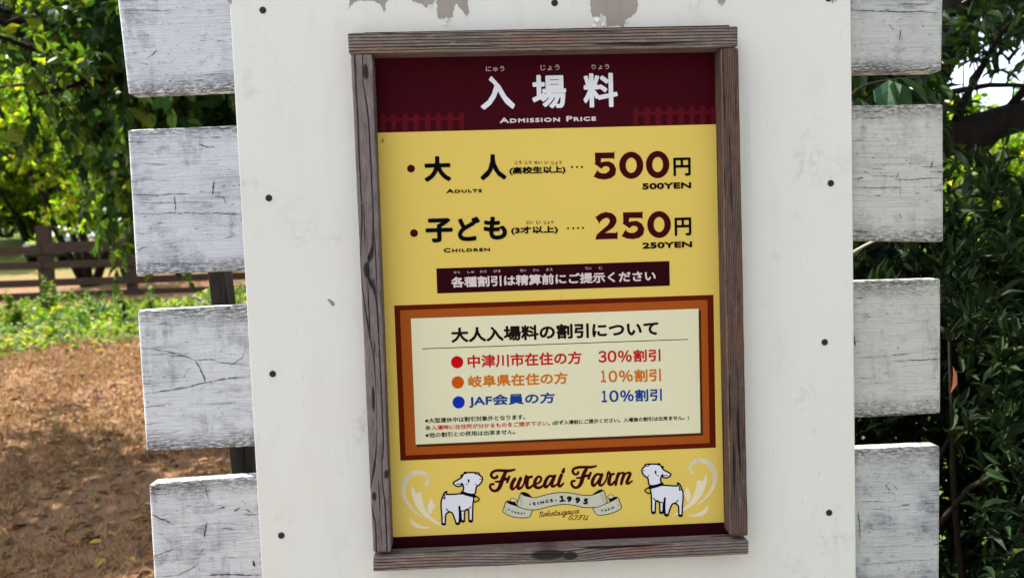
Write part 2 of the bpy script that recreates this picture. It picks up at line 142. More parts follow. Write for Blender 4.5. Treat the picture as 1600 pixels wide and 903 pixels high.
STROKES=[
('logo_lettering',2,'maroonink',[(228.18,155.22,5.58),(226.67,152.85,5.12),(220.91,152.61,4.65),(217.25,157.63,5.12),(219.81,162.87,5.12),(227.09,165.96,5.12),(239.52,165.43,5.58),(250.02,164.5,5.77),(261.11,166.46,3.54)]),
('logo_lettering',2,'maroonink',[(244.22,162.8,6.33),(240.12,154.22,7.44),(235.99,144.66,8.0),(232.33,135.08,7.44),(225.89,128.53,5.77),(218.26,129.84,5.12),(214.63,135.85,4.65),(216.7,140.63,4.65),(221.49,140.91,4.19)]),
('logo_lettering',2,'maroonink',[(225.48,145.6,3.54),(232.17,145.31,4.47),(239.94,148.39,5.21),(246.7,150.04,5.21)]),
('logo_lettering',2,'maroonink',[(250.65,153.96,4.47),(246.5,143.72,4.84)]),
('logo_lettering',2,'maroonink',[(260.57,148.96,6.51),(256.03,141.85,6.88),(253.88,134.14,6.88),(256.15,129.95,5.12),(261.55,133.81,3.35),(267.57,142.32,3.54),(271.63,149.75,5.58)]),
('logo_lettering',2,'maroonink',[(271.13,148.99,6.51),(266.49,138.47,6.51),(266.28,131.65,6.14),(270.1,131.0,4.84),(276.05,137.08,3.54),(279.22,146.69,4.09),(281.82,153.4,4.84)]),
('logo_lettering',2,'maroonink',[(281.82,153.4,4.28),(285.11,150.83,5.02),(291.86,151.81,5.02)]),
('logo_lettering',2,'maroonink',[(285.08,149.85,5.58),(282.35,138.76,6.7),(283.58,131.87,6.51),(288.38,131.67,4.84),(295.28,137.22,3.72)]),
('logo_lettering',2,'maroonink',[(295.28,137.22,3.35),(300.11,137.99,3.35),(306.95,141.6,4.28),(309.07,148.34,4.65),(304.35,151.66,4.28),(298.39,144.89,6.33),(297.14,135.19,6.88),(301.82,130.59,5.58),(308.59,131.76,4.84),(315.49,137.32,3.54)]),
('logo_lettering',2,'maroonink',[(331.74,150.29,5.02),(324.55,151.38,5.02),(318.59,145.0,6.33),(315.46,136.35,6.7),(317.24,131.19,5.77),(323.13,135.04,3.72),(329.17,144.54,3.72),(334.19,151.94,5.02)]),
('logo_lettering',2,'maroonink',[(334.67,151.63,5.95),(330.05,141.58,6.51),(328.39,133.84,5.95),(331.71,131.93,4.84),(337.59,135.39,3.72)]),
('logo_lettering',2,'maroonink',[(346.74,152.58,6.51),(342.59,142.01,6.51),(340.93,134.27,5.95),(344.24,131.68,4.65),(350.16,136.8,3.72)]),
('logo_lettering',2,'maroonink',[(351.85,163.58,4.65),(349.99,158.78,7.07)]),
('logo_lettering',2,'maroonink',[(378.0,156.49,5.15),(376.13,152.97,4.29),(370.8,153.47,4.72),(367.83,159.18,4.98),(371.07,163.73,4.98),(380.02,165.69,5.15),(390.71,165.42,5.32),(402.29,164.93,5.32),(411.7,166.78,3.26)]),
('logo_lettering',2,'maroonink',[(393.29,161.7,6.01),(388.63,153.79,7.21),(385.26,144.01,7.73),(382.82,135.99,7.21),(377.29,129.0,5.5),(370.14,128.41,5.15),(365.39,134.03,4.98),(365.97,139.42,4.72),(371.36,140.82,4.12)]),
('logo_lettering',2,'maroonink',[(375.05,145.8,3.26),(383.09,146.36,4.12),(390.27,148.3,4.81),(396.56,149.84,4.81)]),
('logo_lettering',2,'maroonink',[(400.95,154.16,4.98),(396.85,143.69,4.64)]),
('logo_lettering',2,'maroonink',[(418.44,150.53,4.81),(411.75,150.81,4.81),(406.23,144.01,6.01),(403.53,136.0,6.35),(405.88,130.02,5.67),(412.27,135.62,3.44),(417.85,144.41,3.44),(421.58,151.03,4.64)]),
('logo_lettering',2,'maroonink',[(422.01,150.1,6.01),(418.19,139.88,6.35),(416.67,132.72,6.18),(420.18,130.03,4.81),(425.64,134.14,3.44),(430.3,142.07,3.44),(432.75,151.0,4.47),(434.61,154.08,5.32)]),
('logo_lettering',2,'maroonink',[(434.6,153.63,4.81),(438.53,149.85,4.64),(443.92,150.52,4.64)]),
('logo_lettering',2,'maroonink',[(438.51,148.95,5.67),(435.15,139.15,6.7),(434.99,132.38,6.53),(439.88,130.99,4.81),(446.3,137.77,3.44)]),
('logo_lettering',2,'maroonink',[(452.87,151.04,6.01),(449.05,140.36,5.84),(447.02,129.87,5.15)]),
('logo_lettering',2,'maroonink',[(449.56,143.05,3.09),(456.45,150.89,3.61),(461.38,151.4,4.98),(462.84,148.36,5.84),(459.31,139.02,5.84),(457.34,130.96,5.15)]),
('logo_lettering',2,'maroonink',[(460.74,142.57,3.09),(467.18,150.43,3.61),(472.75,151.28,4.98),(474.3,148.14,5.84),(470.07,139.46,6.18),(467.87,133.22,6.01),(470.34,131.12,4.47),(477.6,135.51,3.44)]),
('goat_print',3,'black',[(124.34,114.23,2.8),(127.69,122.7,2.8),(131.31,129.44,2.8),(135.07,130.65,2.8),(134.22,125.86,2.8),(148.07,125.26,2.8),(163.31,125.45,2.8),(183.49,121.12,2.8),(182.35,107.34,2.8),(181.2,93.55,2.8),(179.87,74.21,2.8),(174.11,74.47,2.8),(173.76,94.23,2.8),(166.95,93.33,2.8),(164.95,74.89,2.8),(159.87,75.12,2.8),(159.12,92.46,2.8),(154.96,70.49,2.8),(150.39,70.7,2.8),(146.58,82.99,2.8),(142.65,91.47,2.8),(136.74,92.08,2.8),(131.49,87.13,2.8),(130.05,70.75,2.8),(124.81,70.99,2.8),(124.39,87.45,2.8),(123.6,103.04,2.8),(124.34,114.23,2.8)]),
('goat_print',4,'black',[(163.4,128.04,2.8),(166.2,135.68,2.8),(163.95,144.05,2.8),(161.28,140.2,2.8),(153.66,140.01,2.8),(148.25,144.73,2.8),(148.35,147.65,2.8),(155.76,151.63,2.8),(162.66,155.64,2.8),(167.99,163.16,2.8),(178.18,164.44,2.8),(188.31,163.66,2.8),(195.04,162.52,2.8),(195.79,159.39,2.8),(200.86,154.0,2.8),(199.59,146.3,2.8),(194.31,140.49,2.8),(189.09,136.41,2.8),(185.27,123.63,2.8),(163.4,128.04,2.8)]),
('goat_print',4,'black',[(132.74,98.66,1.98),(136.82,94.15,1.98),(142.65,91.47,1.98)]),
('goat_print',4,'black',[(177.71,100.63,1.98),(171.58,94.85,1.98),(159.65,93.13,1.98)]),
('goat_print',4,'black',[(130.37,117.41,1.98),(127.63,120.98,1.98)]),
('goat_print',4,'black',[(131.16,125.14,1.98),(131.25,118.23,1.98)]),
('goat_print',4,'black',[(157.06,101.55,3.96),(157.59,87.69,3.96),(156.41,73.02,3.96)]),
('goat_print',4,'black',[(124.79,70.47,4.29),(129.53,70.26,4.29)]),
('goat_print',4,'black',[(150.55,70.34,4.29),(155.29,70.13,4.29)]),
('goat_print',4,'black',[(160.02,74.42,4.29),(164.76,74.2,4.29)]),
('goat_print',4,'black',[(174.77,74.1,4.29),(179.52,73.88,4.29)]),
('goat_print',4.5,'black',[(196.04,151.62,1.48),(198.39,151.18,1.48)]),
('goat_print',4.5,'black',[(187.63,143.37,1.32),(189.23,140.71,1.32),(192.26,140.06,1.32)]),
('goat_print',4.5,'black',[(170.35,143.08,1.32),(174.09,143.61,1.32)]),
('goat_print',4.5,'black',[(153.82,144.48,1.65),(160.55,143.68,1.65),(163.68,146.13,1.65)]),
('goat_print',4.5,'black',[(187.42,162.33,1.48),(191.23,159.75,1.48),(194.97,160.28,1.48)]),
('goat_print',4.5,'black',[(176.03,150.76,3.3),(175.58,147.68,3.3)]),
('goat_print',4.5,'black',[(163.12,159.23,4.95),(164.14,159.19,4.95)]),
('goat_print',4.5,'black',[(169.73,164.46,4.95),(170.74,164.41,4.95)]),
('goat_print',5,'black',[(163.06,128.05,5.61),(171.73,124.22,5.61),(185.99,119.97,5.61)]),
('goat_print',5,'black',[(184.28,119.35,2.31),(190.19,118.75,2.31),(194.26,113.38,2.31),(186.47,108.89,2.31),(183.6,114.2,2.31),(184.28,119.35,2.31)]),
('goat_print|2',3,'black',[(572.36,110.58,2.8),(569.4,119.43,2.8),(566.07,126.55,2.8),(562.29,128.11,2.8),(562.9,123.2,2.8),(548.73,123.82,2.8),(533.21,125.36,2.8),(512.44,122.78,2.8),(512.85,108.83,2.8),(513.25,94.85,2.8),(513.54,75.28,2.8),(519.42,75.02,2.8),(520.85,94.87,2.8),(527.74,93.34,2.8),(528.75,74.6,2.8),(533.94,74.37,2.8),(535.66,91.77,2.8),(538.68,69.26,2.8),(543.36,69.05,2.8),(547.92,81.09,2.8),(552.4,89.28,2.8),(558.46,89.36,2.8),(563.56,83.89,2.8),(564.12,67.24,2.8),(569.49,67.0,2.8),(570.83,83.56,2.8),(572.5,99.22,2.8),(572.36,110.58,2.8)]),
('goat_print|2',4,'black',[(533.26,127.97,2.8),(530.82,135.91,2.8),(533.58,144.14,2.8),(536.08,140.03,2.8),(543.84,139.18,2.8),(549.62,143.45,2.8),(549.67,146.41,2.8),(542.34,151.07,2.8),(535.53,155.7,2.8),(530.51,163.73,2.8),(520.21,165.9,2.8),(509.88,165.99,2.8),(502.98,165.41,2.8),(502.06,162.33,2.8),(496.62,157.36,2.8),(497.48,149.51,2.8),(502.52,143.21,2.8),(507.59,138.65,2.8),(510.77,125.46,2.8),(533.26,127.97,2.8)]),
('goat_print|2',4,'black',[(562.91,95.63,1.98),(558.5,91.46,1.98),(552.4,89.28,1.98)]),
('goat_print|2',4,'black',[(517.19,101.66,1.98),(523.11,95.29,1.98),(535.16,92.49,1.98)]),
('goat_print|2',4,'black',[(566.37,114.33,1.98),(569.37,117.69,1.98)]),
('goat_print|2',4,'black',[(565.99,122.2,1.98),(565.52,115.24,1.98)]),
('goat_print|2',4,'black',[(538.26,100.73,3.96),(536.95,86.82,3.96),(537.35,71.94,3.96)]),
('goat_print|2',4,'black',[(569.48,66.47,4.29),(564.63,66.69,4.29)]),
('goat_print|2',4,'black',[(543.18,68.7,4.29),(538.33,68.92,4.29)]),
('goat_print|2',4,'black',[(533.75,73.68,4.29),(528.91,73.89,4.29)]),
('goat_print|2',4,'black',[(518.72,74.7,4.29),(513.88,74.92,4.29)]),
('goat_print|2',4.5,'black',[(501.38,154.55,1.48),(498.96,154.3,1.48)]),
('goat_print|2',4.5,'black',[(509.46,145.52,1.32),(507.68,142.99,1.32),(504.57,142.6,1.32)]),
('goat_print|2',4.5,'black',[(527.01,143.73,1.32),(523.23,144.58,1.32)]),
('goat_print|2',4.5,'black',[(543.92,143.7,1.65),(537.01,143.47,1.65),(533.96,146.21,1.65)]),
('goat_print|2',4.5,'black',[(510.71,164.57,1.48),(506.71,162.31,1.48),(502.94,163.16,1.48)]),
('goat_print|2',4.5,'black',[(521.66,151.95,3.3),(521.94,148.81,3.3)]),
('goat_print|2',4.5,'black',[(535.25,159.36,4.95),(534.22,159.41,4.95)]),
('goat_print|2',4.5,'black',[(528.82,165.19,4.95),(527.78,165.23,4.95)]),
('goat_print|2',5,'black',[(533.6,127.96,5.61),(524.56,124.87,5.61),(509.83,121.85,5.61)]),
('goat_print|2',5,'black',[(511.54,121.08,2.31),(505.5,120.99,2.31),(501.09,115.96,2.31),(508.74,110.75,2.31),(511.95,115.83,2.31),(511.54,121.08,2.31)]),
('scroll_print',1,'tan',[(98.49,145.85,7.25),(102.67,153.92,4.95),(97.97,163.57,7.25),(85.52,168.39,8.24),(70.24,164.76,8.9),(59.34,152.35,9.23),(56.05,137.03,7.91),(59.25,119.68,6.26),(69.52,102.0,4.29),(85.81,86.59,1.32)]),
('scroll_print|2',1,'tan',[(589.8,147.13,7.25),(585.97,155.65,4.95),(591.32,164.99,7.25),(604.36,168.78,8.24),(619.86,163.78,8.9),(630.39,150.28,9.23),(632.92,134.48,7.91),(628.65,117.21,6.26),(617.09,100.23,4.29),(599.5,86.14,1.32)]),
('ribbon_print',2.5,'black',[(252.3,113.07,0.92),(257.59,113.25,0.92),(263.18,109.7,0.92),(261.84,106.04,0.92),(252.52,106.86,0.92),(252.3,113.07,0.92)]),
('ribbon_print',2.5,'black',[(430.55,108.36,0.92),(434.72,111.49,0.92),(441.29,111.21,0.92),(441.99,106.19,0.92),(437.02,104.33,0.92),(430.55,108.36,0.92)]),
('ribbon_print',3.4,'black',[(242.78,107.29,1.37),(249.16,103.29,1.37),(261.21,98.62,1.37),(275.68,92.59,1.37),(290.25,89.45,1.37),(288.41,82.07,1.37),(285.82,77.21,1.37),(280.88,75.61,1.37),(260.54,76.69,1.37),(247.66,81.42,1.37),(238.88,86.78,1.37),(236.58,91.02,1.37),(239.22,97.53,1.37),(242.78,107.29,1.37)]),
('ribbon_print',3.4,'black',[(403.0,88.8,1.37),(408.75,89.37,1.37),(417.0,91.09,1.37),(427.77,95.18,1.37),(436.88,98.52,1.37),(446.02,103.1,1.37),(451.0,104.96,1.37),(454.09,96.51,1.37),(456.8,88.9,1.37),(454.63,84.0,1.37),(445.48,79.41,1.37),(433.06,75.81,1.37),(418.23,73.97,1.37),(410.88,75.55,1.37),(406.89,80.31,1.37),(403.0,88.8,1.37)]),
('ribbon_print',4.4,'black',[(270.89,122.59,1.37),(276.42,117.39,1.37),(287.72,114.0,1.37),(292.57,112.71,1.37),(299.08,112.67,1.37),(308.11,114.75,1.37),(320.42,117.52,1.37),(336.79,119.7,1.37),(351.49,119.56,1.37),(365.26,118.02,1.37),(376.63,114.87,1.37),(388.03,112.88,1.37),(401.95,112.52,1.37),(411.02,115.02,1.37),(420.95,118.74,1.37),(424.27,120.25,1.37),(428.07,107.63,1.37),(430.33,99.23,1.37),(427.78,95.6,1.37),(417.0,91.09,1.37),(408.75,89.37,1.37),(389.09,89.84,1.37),(380.13,91.9,1.37),(361.42,96.46,1.37),(345.1,97.77,1.37),(342.72,97.48,1.37),(327.96,95.65,1.37),(311.54,92.23,1.37),(299.24,89.88,1.37),(288.64,89.94,1.37),(275.68,92.59,1.37),(263.66,98.92,1.37),(265.59,108.77,1.37),(269.14,118.53,1.37),(270.89,122.59,1.37)]),
('ribbon_print',4.7,'black',[(266.58,114.51,0.35),(271.59,118.84,0.35)]),
('ribbon_print',4.7,'black',[(267.15,111.84,0.35),(272.24,116.08,0.35)]),
('ribbon_print',4.7,'black',[(267.72,109.17,0.35),(272.89,113.32,0.35)]),
('ribbon_print',4.7,'black',[(268.29,106.5,0.35),(273.53,110.57,0.35)]),
('ribbon_print',4.7,'black',[(268.86,103.82,0.35),(272.88,107.86,0.35)]),
('ribbon_print',4.7,'black',[(269.43,101.15,0.35),(272.23,105.16,0.35)]),
('ribbon_print',4.7,'black',[(270.0,98.47,0.35),(271.58,102.46,0.35)]),
('ribbon_print',4.7,'black',[(415.99,116.88,0.35),(423.26,112.41,0.35)]),
('ribbon_print',4.7,'black',[(416.9,113.94,0.35),(424.19,110.05,0.35)]),
('ribbon_print',4.7,'black',[(417.81,110.99,0.35),(425.11,107.68,0.35)]),
('ribbon_print',4.7,'black',[(418.72,108.04,0.35),(426.04,105.31,0.35)]),
('ribbon_print',4.7,'black',[(419.64,105.1,0.35),(426.97,102.95,0.35)]),
('ribbon_print',4.7,'black',[(420.55,102.15,0.35),(427.9,100.58,0.35)]),
('ribbon_print',4.7,'black',[(421.46,99.2,0.35),(428.83,98.21,0.35)]),
('ribbon_print',3.6,'black',[(238.84,98.37,0.3),(243.76,99.81,0.3)]),
('ribbon_print',3.6,'black',[(239.21,97.03,0.3),(243.85,97.32,0.3)]),
('ribbon_print',3.6,'black',[(239.57,95.69,0.3),(243.93,94.83,0.3)]),
('ribbon_print',3.6,'black',[(239.93,94.35,0.3),(244.02,92.35,0.3)]),
('ribbon_print',3.6,'black',[(240.3,93.01,0.3),(244.1,89.86,0.3)]),
('ribbon_print',3.6,'black',[(240.66,91.67,0.3),(244.19,87.37,0.3)]),
('ribbon_print',3.6,'black',[(446.8,100.99,0.3),(452.12,100.34,0.3)]),
('ribbon_print',3.6,'black',[(447.4,98.47,0.3),(452.73,97.99,0.3)]),
('ribbon_print',3.6,'black',[(448.0,95.95,0.3),(453.33,95.63,0.3)]),
('ribbon_print',3.6,'black',[(448.6,93.43,0.3),(453.94,93.27,0.3)]),
('ribbon_print',3.6,'black',[(449.2,90.9,0.3),(454.54,90.92,0.3)]),
('ribbon_print',3.6,'black',[(449.8,88.38,0.3),(455.14,88.56,0.3)]),
('place_lettering',2,'maroonink',[(304.73,83.04,1.15),(306.18,84.9,1.15),(307.03,83.75,1.15),(303.76,74.65,1.15)]),
('place_lettering',2,'maroonink',[(307.15,84.35,1.15),(310.18,85.08,1.15),(309.94,82.09,1.15),(307.76,76.63,1.15),(309.09,76.09,1.15),(310.78,77.36,1.15)]),
('place_lettering',2,'maroonink',[(317.08,81.83,1.15),(314.66,82.31,1.15),(311.39,78.58,1.15),(311.77,76.22,1.15),(314.53,78.13,1.15),(317.56,82.45,1.15),(315.87,77.6,1.15),(317.98,77.4,1.15)]),
('place_lettering',2,'maroonink',[(322.64,88.05,1.15),(319.86,81.36,1.15),(317.8,76.5,1.15)]),
('place_lettering',2,'maroonink',[(324.4,82.46,1.15),(319.92,79.87,1.15),(321.8,78.47,1.15),(322.16,76.7,1.15),(324.52,77.7,1.15)]),
('place_lettering',2,'maroonink',[(330.51,82.45,1.15),(328.09,82.93,1.15),(324.82,79.21,1.15),(325.21,76.84,1.15),(327.97,78.76,1.15),(331.0,83.07,1.15),(329.3,78.22,1.15),(331.42,78.02,1.15)]),
('place_lettering',2,'maroonink',[(335.84,87.47,1.15),(332.81,79.58,1.15),(333.05,77.2,1.15),(335.78,78.22,1.15)]),
('place_lettering',2,'maroonink',[(332.51,83.44,1.15),(337.29,83.96,1.15)]),
('place_lettering',2,'maroonink',[(335.72,77.92,1.15),(338.62,81.63,1.15),(339.71,83.47,1.15),(340.19,80.51,1.15),(338.56,77.76,1.15),(336.44,77.96,1.15)]),
('place_lettering',2,'maroonink',[(342.25,83.59,1.15),(340.56,78.74,1.15),(342.13,77.62,1.15),(345.16,80.15,1.15),(346.97,83.81,1.15),(345.22,78.66,1.15),(347.4,78.76,1.15)]),
('place_lettering',2,'maroonink',[(353.39,83.51,1.15),(350.97,83.99,1.15),(347.76,80.57,1.15),(348.36,78.21,1.15),(351.33,80.43,1.15),(353.87,84.13,1.15),(350.6,75.04,1.15),(348.06,73.13,1.15),(347.7,74.9,1.15),(353.99,79.37,1.15)]),
('place_lettering',2,'maroonink',[(360.29,83.83,1.15),(357.87,84.31,1.15),(354.6,80.59,1.15),(354.98,78.22,1.15),(357.74,80.14,1.15),(360.77,84.45,1.15),(359.08,79.6,1.15),(361.19,79.4,1.15)]),
('place_lettering',2,'maroonink',[(362.95,84.55,1.15),(361.25,79.7,1.15),(362.46,78.57,1.15),(365.73,82.29,1.15),(366.58,84.72,1.15),(364.89,79.87,1.15),(366.46,78.75,1.15),(369.36,82.46,1.15),(370.21,84.89,1.15),(371.54,84.35,1.15)]),
('place_lettering',2,'maroonink',[(376.99,84.6,1.15),(374.57,85.09,1.15),(371.3,81.36,1.15),(371.69,78.99,1.15),(374.45,80.91,1.15),(377.47,85.22,1.15),(375.78,80.38,1.15),(377.9,80.18,1.15)]),
('place_lettering',2,'maroonink',[(366.55,74.89,1.25),(364.44,76.69,1.25),(359.12,72.49,1.25),(359.07,68.0,1.25),(362.74,68.36,1.25),(365.08,71.6,1.25),(362.02,71.77,1.25)]),
('place_lettering',2,'maroonink',[(369.0,74.19,1.25),(373.02,75.65,1.25),(375.04,74.98,1.25),(371.48,70.68,1.25),(368.7,67.46,1.25),(366.42,68.71,1.25)]),
('place_lettering',2,'maroonink',[(377.32,73.72,1.25),(379.59,75.28,1.25),(385.89,75.49,1.25)]),
('place_lettering',2,'maroonink',[(382.65,75.11,1.25),(378.41,68.61,1.25),(375.27,67.1,1.25),(374.91,68.8,1.25)]),
('place_lettering',2,'maroonink',[(377.95,71.44,1.25),(382.41,71.47,1.25)]),
('place_lettering',2,'maroonink',[(387.13,73.74,1.25),(389.22,74.75,1.25),(385.41,68.22,1.25),(387.09,66.44,1.25),(391.01,69.03,1.25),(394.47,74.45,1.25),(390.93,67.35,1.25),(392.95,66.67,1.25)]),
]
GLYPHS=[
('ribbon_lettering','F',248.2,92.2,3.55,-22,0.3,'black'),
('ribbon_lettering','U',254.4,88.6,3.55,-16,0.3,'black'),
('ribbon_lettering','R',260.4,86.2,3.55,-10,0.3,'black'),
('ribbon_lettering','E',265.7,84.9,3.55,-5,0.3,'black'),
('ribbon_lettering','A',271.4,84.3,3.55,-2,0.3,'black'),
('ribbon_lettering','I',276.5,84.3,3.55,3,0.3,'black'),
('ribbon_lettering|2','F',420.5,82.6,3.89,18,0.32,'black'),
('ribbon_lettering|2','A',427.1,83.2,3.89,18,0.32,'black'),
('ribbon_lettering|2','R',433.3,85.0,3.89,18,0.32,'black'),
('ribbon_lettering|2','M',440.3,87.1,3.89,18,0.32,'black'),
('ribbon_lettering|3','S',295.1,101.3,5.95,15,0.45,'black'),
('ribbon_lettering|3','I',302.0,101.8,5.95,15,0.45,'black'),
('ribbon_lettering|3','N',309.6,103.1,5.95,15,0.45,'black'),
('ribbon_lettering|3','C',318.8,104.9,5.95,15,0.45,'black'),
('ribbon_lettering|3','E',327.3,105.9,5.95,15,0.45,'black'),
('ribbon_lettering|3','１',346.9,108.3,11.34,4,1.0,'black'),
('ribbon_lettering|3','9',360.1,106.9,11.34,-3,1.0,'black'),
('ribbon_lettering|3','9',375.5,104.1,11.34,-8,1.0,'black'),
('ribbon_lettering|3','5',390.6,101.4,11.34,-10,1.0,'black'),
]
RAILS={'top': [(-0.0003,0.95),(0.6796,0.9456),(0.6789,0.9098),(0.0002,0.9153)],'left': [(0.0035,0.9141),(0.0396,0.9132),(0.0339,0.0363),(0.002,0.0379)],'right': [(0.6482,0.9089),(0.68,0.9081),(0.6819,0.0329),(0.6489,0.0346)],'bottom': [(0.0016,0.0286),(0.683,0.0245),(0.6825,-0.0018),(0.0004,0.0016)]}
BOARD=[(-0.2093,1.0665),(0.9005,1.0429),(0.9006,-0.1262),(-0.2074,-0.0662)]
PLANKS={'L1': [(-0.4119,1.0821),(-0.1421,1.0842),(-0.1534,0.8706),(-0.4011,0.8672)],'L2': [(-0.4062,0.8054),(-0.151,0.8082),(-0.1648,0.548),(-0.4078,0.5464)],'L3': [(-0.4096,0.4828),(-0.1681,0.4864),(-0.1819,0.2251),(-0.4096,0.2248)],'L4': [(-0.4088,0.1642),(-0.1673,0.1695),(-0.1811,-0.0938),(-0.4107,-0.0934)],'R1': [(0.8617,1.061),(1.0827,1.0586),(1.0786,0.87),(0.8596,0.8723)],'R2': [(0.8589,0.8118),(1.0815,0.8097),(1.0816,0.5543),(0.856,0.5646)],'R3': [(0.8552,0.4882),(1.0759,0.4861),(1.0752,0.2295),(0.8522,0.2282)],'R4': [(0.8515,0.1682),(1.0738,0.1679),(1.0711,-0.1623),(0.8478,-0.1564)]}
